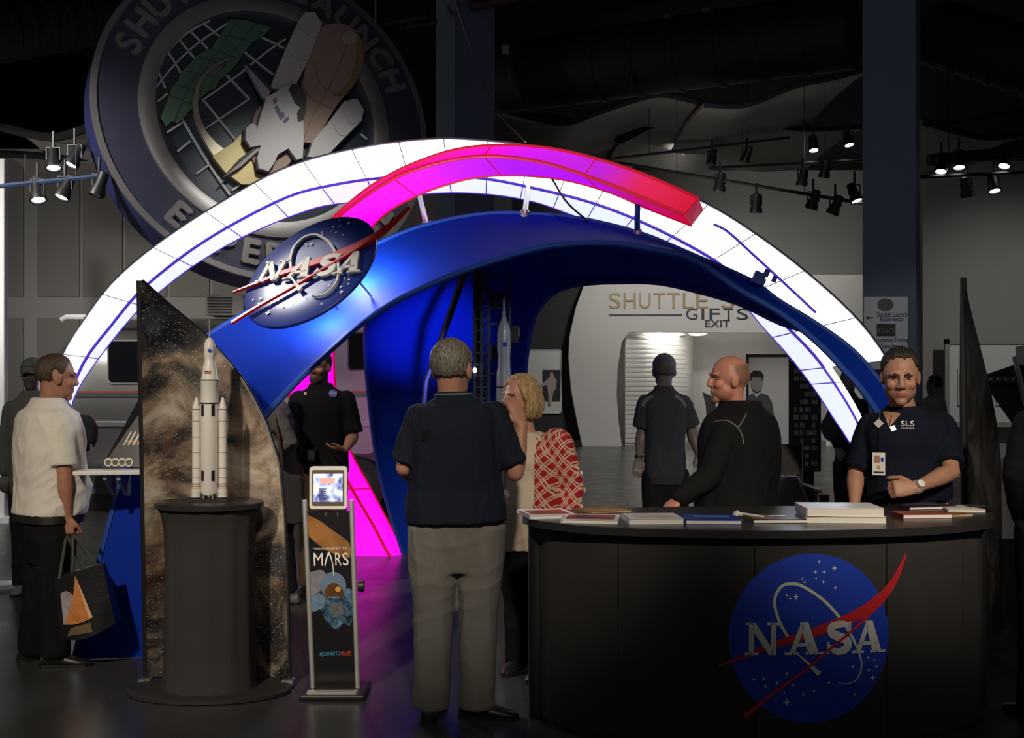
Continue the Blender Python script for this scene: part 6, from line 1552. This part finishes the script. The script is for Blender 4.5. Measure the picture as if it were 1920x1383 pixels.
if h:
    n = (h[1] + V((0, -.6, 0))).normalized(); r = V((0, 0, 1)).cross(n).normalized(); u = n.cross(r); s = 1 / S(h[0].y); c = h[0] + n * .008
    mb = MB(); text_on(mb, 'SLS', lambda a, b, hh=0: c + r * (a * s) + u * (b * s), -12, -4, 24, 10); mk('chest_lettering', mb, M['white_print'], D_.o, smooth=False, keep_normals=True)
    mk('chest_line', MB().poly([(-13, -9), (12, -10), (12, -6), (-13, -6)], lambda a, b, hh=0: c + r * (a * s) + u * (b * s)), M['wallpanel'], D_.o, smooth=False)
patch_on('pin', bv, 1674, 803, 9, 9, M['chrome'], D_.o, .005, .004, R(20))
q0 = D_.q['wl']; wd = (D_.q['wl'] - D_.q['el']).normalized(); wq = q0 - wd * .012
wt = mk('watch', MB().tube([wq - wd * .013, wq + wd * .013], .036, 20), M['chrome'], D_.o)
wn = (V((-.2, -1, .35)) - wd * V((-.2, -1, .35)).dot(wd)).normalized()
mk('watch_face', MB().lathe([(.021, 0), (.021, .010), (.018, .012), (.001, .012)], wq + wn * .033, 18, axis=wn), M['white'], wt)
# placket and collar points
Mpl = mat('placket_dark', (.004, .006, .012), .9)
line_on('placket', bv, [(1672, 780), (1669, 790), (1667, 806)], .004, Mpl, D_.o, .002, 6)
surf_patch('neck_opening', bv, (1655, 772), (1690, 776), (1667, 801), mat('open_collar_skin', (.42, .22, .145), .5), D_.o)
for q_ in (((1648, 770), (1656, 773), (1660, 796)), ((1690, 774), (1704, 778), (1682, 796))): surf_patch('collar_flap', bv, *q_, navy2, D_.o, .009)

# --- man in the white shirt with the bag
E_ = person('brown-haired person in a cream short-sleeved shirt and black trousers carrying a bag', 6.69,
    dict(head=(107, 708, 0), neck=(90, 756, 0), sr=(112, 794, -.13), sl=(54, 790, .13), er=(121, 893, -.15), wr=(127, 968, -.13), el=(48, 890, .17), wl=(90, 925, .36), hl=(72, 975, .07), hr=(104, 975, -.06), kl=(74, 1100, .08), kr=(102, 1105, -.06), al=(62, 1209, .12), ar=(104, 1216, -.05)),
    (.72, .62), (.86, .50, -.10), skin=(.40, .19, .12), hs=1.07, w=1.12, dep=1.12, belly=.05, leg=1.12, size=.007, shirt=shirtw, trousers=blk, shoe=shoeb, sleeve=.80, hem=.06, shirt_grow=.026, seed=41, fold=.0055, belt=M['black'],
    hands=dict(r=dict(dir=(.05, 0, -1), palm=(.3, 1, 0), curl=.95)), footdir=dict(l=(.5, .5), r=(.95, .1)))
hair(E_, hairmat('brown_hair', (.045, .026, .016), (.10, .06, .035)), 'short', .010, 7)

# --- people farther back
Fc = person('person in a grey-olive top and camouflage cap beyond the man in the cream shirt', 9.0,
    dict(head=(60, 702, 0), neck=(60, 740, 0), sr=(24, 768, 0), sl=(98, 768, 0), er=(12, 834, 0), wr=(9, 888, -.03), el=(112, 838, 0), wl=(108, 890, -.05), hl=(82, 905, 0), hr=(42, 905, 0), kl=(82, 1000, 0), kr=(42, 1000, 0), al=(82, 1088, 0), ar=(42, 1088, 0)),
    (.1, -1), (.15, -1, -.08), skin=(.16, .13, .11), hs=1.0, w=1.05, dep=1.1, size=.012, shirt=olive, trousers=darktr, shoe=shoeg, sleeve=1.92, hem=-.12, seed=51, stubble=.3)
cp = hair(Fc, mat('camouflage_cap', (.10, .10, .085), .9, vary=.6, vscale=30), 'cap', .014, 1, 'cap')
mk('cap_brim', MB().slab([[Fc.H @ V((.07 * math.sin(a), .07 + .075 * math.cos(a) * t, .055 - .03 * t - .012 * abs(math.sin(a)))) for a in np.linspace(-1.3, 1.3, 9)] for t in (0, .5, 1)], V((0, 0, .006))), cp.data.materials[0], cp)
Gb = person('bearded person in a black polo with a round chest emblem under the blue canopy', 9.0,
    dict(head=(598, 688, 0), neck=(602, 726, .02), sr=(561, 750, 0), sl=(648, 750, 0), er=(545, 816, .02), wr=(556, 868, -.1), el=(662, 818, -.02), wl=(648, 842, -.22), hl=(626, 885, 0), hr=(582, 885, 0), kl=(628, 1000, 0), kr=(580, 1000, 0), al=(630, 1088, 0), ar=(578, 1088, 0)),
    (-.1, -1), (-.3, -1, -.1), skin=(.30, .15, .10), hs=1.08, w=1.1, dep=1.1, size=.010, shirt=fabric('black_polo_knit', (.008, .009, .011)), trousers=tan, shoe=shoeb, sleeve=.9, hem=.06, shirt_grow=.022, seed=61, stubble=.75, belt=M['black'],
    hands=dict(l=dict(dir=(-1, -.2, .05), palm=(0, .3, 1), curl=.3), r=dict(curl=.4)))
hair(Gb, hairmat('dark_brown_hair', (.02, .014, .010), (.05, .035, .025)), 'short', .012, 8)
mk('beard', MB().ell(V((0, .048, -.085)), (.052, .042, .036), Gb.H, 14, 10), mat('beard_brown', (.035, .022, .016), .9), Gb.o)
bv = bvh_of(Gb.shirt); h = cam_hit(bv, 624, 738)
if h:
    n = (h[1] + V((0, -.8, 0))).normalized(); r = V((0, 0, 1)).cross(n).normalized(); u = n.cross(r); s = 8 / S(h[0].y); c = h[0] + n * .008
    emblem(lambda a, b, hh=0: c + r * (a * s) + u * (b * s) + n * hh, Gb.o, h=.0012, sub=0, stars=False, mats=(mat('chest_emblem_blue', (.03, .13, .5), .5), M['red_print'], M['white_print']))
o_, mp = patch_on('badge_holder', bvh_of(Gb.shirt, [x for x in Gb.o.children if x.name.startswith('trousers')][0]), 585, 852, 20, 28, M['black'], Gb.o, .02)
if mp: mk('id_badge', MB().poly([(-6, -11), (6, -11), (6, 8), (-6, 8)], lambda a, b, hh=0: mp(a, b, .004)), M['paper'], o_, smooth=False)
patch_on('pin', bv, 573, 738, 5, 6, mat('pin_copper', (.6, .3, .22), .4), Gb.o, .004)
Hg = person('person in a grey knitted top with a dark shoulder bag beside the galaxy fin', 8.6,
    dict(head=(492, 712, 0), neck=(505, 752, 0), sr=(512, 782, .15), sl=(516, 782, -.15), er=(540, 838, .2), wr=(490, 870, .2), el=(547, 832, -.18), wl=(488, 856, -.2), hl=(520, 900, -.08), hr=(518, 900, .08), kl=(530, 1010, -.08), kr=(518, 1010, .08), al=(540, 1100, -.08), ar=(522, 1098, .1)),
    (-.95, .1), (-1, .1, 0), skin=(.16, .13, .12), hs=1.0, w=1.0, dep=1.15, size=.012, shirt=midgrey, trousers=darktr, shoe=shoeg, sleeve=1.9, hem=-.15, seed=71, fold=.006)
hair(Hg, hairmat('dim_brown_hair', (.02, .016, .013), (.06, .05, .04)), 'short', .014, 9)
Ib = person('grey-haired person in a dark polo with paler shoulders walking to the shop', 8.7,
    dict(head=(1245, 696, 0), neck=(1245, 730, 0), sl=(1213, 758, 0), sr=(1279, 758, 0), el=(1204, 812, .02), wl=(1198, 858, 0), er=(1298, 810, .02), wr=(1310, 852, -.04), hl=(1230, 885, 0), hr=(1264, 885, 0), kl=(1228, 1000, 0), kr=(1268, 1000, 0), al=(1224, 1098, 0), ar=(1272, 1098, .1)),
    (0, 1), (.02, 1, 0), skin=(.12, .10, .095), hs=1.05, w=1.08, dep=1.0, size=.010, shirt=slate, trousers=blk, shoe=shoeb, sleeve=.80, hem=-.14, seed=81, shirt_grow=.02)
hair(Ib, hairmat('dim_grey_hair', (.045, .045, .045), (.10, .10, .10)), 'short', .010, 10)
bv = bvh_of(Ib.shirt)
for sgn in (-1, 1): line_on('shoulder_yoke', bv, [(1245 + sgn * 20, 741), (1245 + sgn * 28, 746), (1245 + sgn * 36, 753), (1245 + sgn * 40, 762)], .022, mat('yoke_grey', (.12, .12, .125), .85), Ib.o, -.012, 8)
mk('wristband', MB().tube([Ib.q['wl'] + V((0, 0, .02)), Ib.q['wl'] + V((0, 0, .005))], .034, 14), M['black'], Ib.o)
Kb = person('person in a black hooded jacket half hidden by the foot of the white arch', 12.0,
    dict(head=(1592, 716, 0), neck=(1592, 742, 0), sr=(1568, 760, 0), sl=(1614, 760, 0), er=(1562, 806, 0), wr=(1570, 838, -.1), el=(1620, 806, 0), wl=(1612, 838, -.1), hl=(1603, 868, 0), hr=(1581, 868, 0), kl=(1604, 940, 0), kr=(1580, 940, 0), al=(1604, 996, 0), ar=(1580, 996, 0)),
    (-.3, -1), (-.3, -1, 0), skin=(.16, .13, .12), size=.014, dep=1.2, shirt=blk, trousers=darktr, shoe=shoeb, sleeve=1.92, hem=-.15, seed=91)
hair(Kb, hairmat('dim_dark_hair', (.015, .013, .012), (.03, .03, .03)), 'short', .014, 11)
Lr = person('person in a long black coat cropped by the picture edge beside the counter', 5.6,
    dict(head=(1992, 690, 0), neck=(1985, 756, 0), sl=(1930, 798, 0), sr=(2045, 798, 0), el=(1905, 890, 0), wl=(1915, 972, .12), er=(2070, 890, 0), wr=(2060, 975, .1), hl=(1952, 985, 0), hr=(2025, 985, 0), kl=(1945, 1150, 0), kr=(2020, 1150, 0), al=(1940, 1313, 0), ar=(2015, 1313, 0)),
    (-.3, 1), (-.3, 1, 0), size=.012, w=1.1, dep=1.15, shirt=blk, trousers=blk, shoe=shoeb, sleeve=1.95, hem=-.2, leg=1.1, seed=95, shirt_grow=.035)
hair(Lr, hairmat('edge_dark_hair', (.02, .015, .012), (.04, .03, .025)), 'short', .014, 12)
Mm = person('small distant person with dark hair beyond the man with the watch', 16.0,
    dict(head=(1750, 722, 0), neck=(1748, 742, 0), sr=(1733, 756, 0), sl=(1764, 756, 0), er=(1729, 790, 0), wr=(1730, 818, 0), el=(1768, 790, 0), wl=(1768, 818, 0), hl=(1756, 828, 0), hr=(1741, 828, 0), kl=(1756, 885, 0), kr=(1741, 885, 0), al=(1756, 926, 0), ar=(1741, 926, 0)),
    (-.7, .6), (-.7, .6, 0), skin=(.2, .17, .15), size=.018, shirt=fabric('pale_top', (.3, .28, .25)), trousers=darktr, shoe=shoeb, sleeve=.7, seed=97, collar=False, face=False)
hair(Mm, hairmat('far_dark_hair', (.015, .013, .012), (.04, .035, .03)), 'short', .02, 13)

# ------------------------------------------------------------------ things carried
bd = 6.50; T = lambda x, y, h=0.0: P(x, y, bd) + V((0, h, 0))
tg = empty('tote_bag', T(150, 1200), 'black glossy tote bag with an orange pyramid and planet print hanging from a hand', 'bag')
cn = [(100, 1082), (192, 1056), (218, 1164), (176, 1203), (114, 1196)]
mbk = mat('bag_black', (.012, .012, .014), .3, bump=(12, .4))
rows = []
for t in np.linspace(0, 1, 9):
    l = V((100 + 14 * t, 1082 + 114 * t, 0)); r = V((192 + 24 * t, 1056 + 112 * t, 0))
    ring = []
    for s in np.linspace(0, 1, 9): p = l.lerp(r, s); ring.append(T(p.x, p.y + 12 * t * math.sin(math.pi * s), -.012 * math.sin(math.pi * s) - .03 * t * math.sin(math.pi * s) + .004 * math.sin(9 * s + 5 * t)))
    for s in np.linspace(1, 0, 9): p = l.lerp(r, s); ring.append(T(p.x, p.y + 4 * t * math.sin(math.pi * s), .05 + .06 * t + .015 * math.sin(math.pi * s)))
    rows.append(ring)
body = mk('body', MB().loft(rows), mbk, tg)
Mo = mat('print_orange', (.55, .20, .05), .4, vary=.5, vscale=22)
bvb = bvh_of(body)
def on_bag(name, pts, m, off):
    vs = [];
    for x, y in pts:
        h = cam_hit(bvb, x, y)
        vs.append(h[0] + V((0, -off, 0)) if h else T(x, y, -off - .03))
    mk(name, MB().add(vs, [tuple(t) for t in tessellate_polygon([[V((p[0], -p[1], 0)) for p in pts]])]), m, tg, smooth=False)
on_bag('planet_print', [(114, 1112), (123, 1107), (133, 1110), (143, 1122), (148, 1140), (148, 1160), (139, 1170), (120, 1170), (117, 1140)], mat('print_planet', (.32, .28, .30), .4, vary=.5, vscale=20), .006)
on_bag('pyramid_print', [(142, 1078), (150, 1105), (161, 1135), (169, 1160), (147, 1168), (123, 1168), (133, 1138), (139, 1110)], Mo, .009)
on_bag('pyramid_edge_print', [(142, 1078), (156, 1110), (175, 1155), (169, 1160), (157, 1125)], mat('print_pale_orange', (.7, .42, .25), .4), .011)
on_bag('lower_print', [(135, 1176), (171, 1166), (175, 1184), (127, 1192)], mat('print_bronze', (.16, .11, .06), .4, vary=.5, vscale=20), .010)
hq = E_.q['wr'] + V((.01, 0, -.095))
for a, b, yo in (((112, 1084), (135, 1076), -.01), ((150, 1072), (172, 1064), .06)):
    pa = T(*a, yo); pb = T(*b, yo)
    mk('handle', MB().tube(cr([pa, pa.lerp(hq, .6) + V((-.01, 0, 0)), hq + V((-.015, 0, 0)), hq + V((.012, 0, .002)), pb.lerp(hq, .5) + V((.012, 0, 0)), pb], 24), .009, 8, flat=.35), mat('handle_dark', (.035, .04, .032), .7), tg)
# dark sling bag of the person in the cap
sg_ = P(158, 812, 8.6); sb = empty('sling_bag', sg_ - V((0, 0, .2)), 'black padded sling bag beside the man in the cream shirt', 'bag')
mb = MB().ell(sg_, (.10, .09, .14)).ell(sg_ + V((.045, -.03, -.03)), (.055, .06, .09))
vox('body', mb, M['blackfab'], sb, None, .012, 3, .004, 5)
mk('strap', MB().tube(cr([sg_ + V((-.04, 0, .12)), P(140, 770, 8.7), P(110, 745, 8.9), P(70, 760, 9.15)], 12), .016, 8, flat=.4), M['black'], sb)
mk('buckle', MB().box(P(143, 778, 8.66), (.035, .03, .05)), M['steel'], sb, smooth=False)
mk('zip_pull', MB().box(sg_ + V((.08, -.08, -.10)), (.012, .01, .05)), M['steel'], sb, smooth=False)
# dark shoulder bag by the grey top, bag of the person at the arch foot
q = P(545, 930, 8.35); b2 = empty('shoulder_bag', q - V((0, 0, .2)), 'dark shoulder bag hanging beside the galaxy fin', 'bag')
vox('body', MB().loft([sring(q + V((0, 0, z)), V((1, 0, 0)), V((0, 1, 0)), w, .06, 20, 4) for z, w in ((-.19, .09), (-.18, .105), (0, .10), (.13, .085), (.15, .07))]), M['blackfab'], b2, None, .012, 2, .004, 3)
mk('strap', MB().tube(cr([q + V((-.06, 0, .14)), P(527, 850, 8.34), P(512, 775, 8.38), P(506, 768, 8.6)], 12), .012, 8, flat=.4), mat('strap_brown', (.08, .05, .03), .6), b2)
q = P(1561, 800, 11.75); b3 = empty('hand_bag', q - V((0, 0, .15)), 'round black bag held at the foot of the white arch', 'bag')
vox('body', MB().ell(q, (.12, .08, .13)).ell(q + V((0, 0, -.05)), (.10, .08, .10)), M['blackfab'], b3, None, .014, 2, .004, 3)
mk('strap', MB().tube(cr([q + V((-.06, 0, .1)), q + V((-.02, 0, .22)), q + V((.1, .1, .28)), q + V((.12, .05, .12))], 10), .012, 8, flat=.4), M['black'], b3)
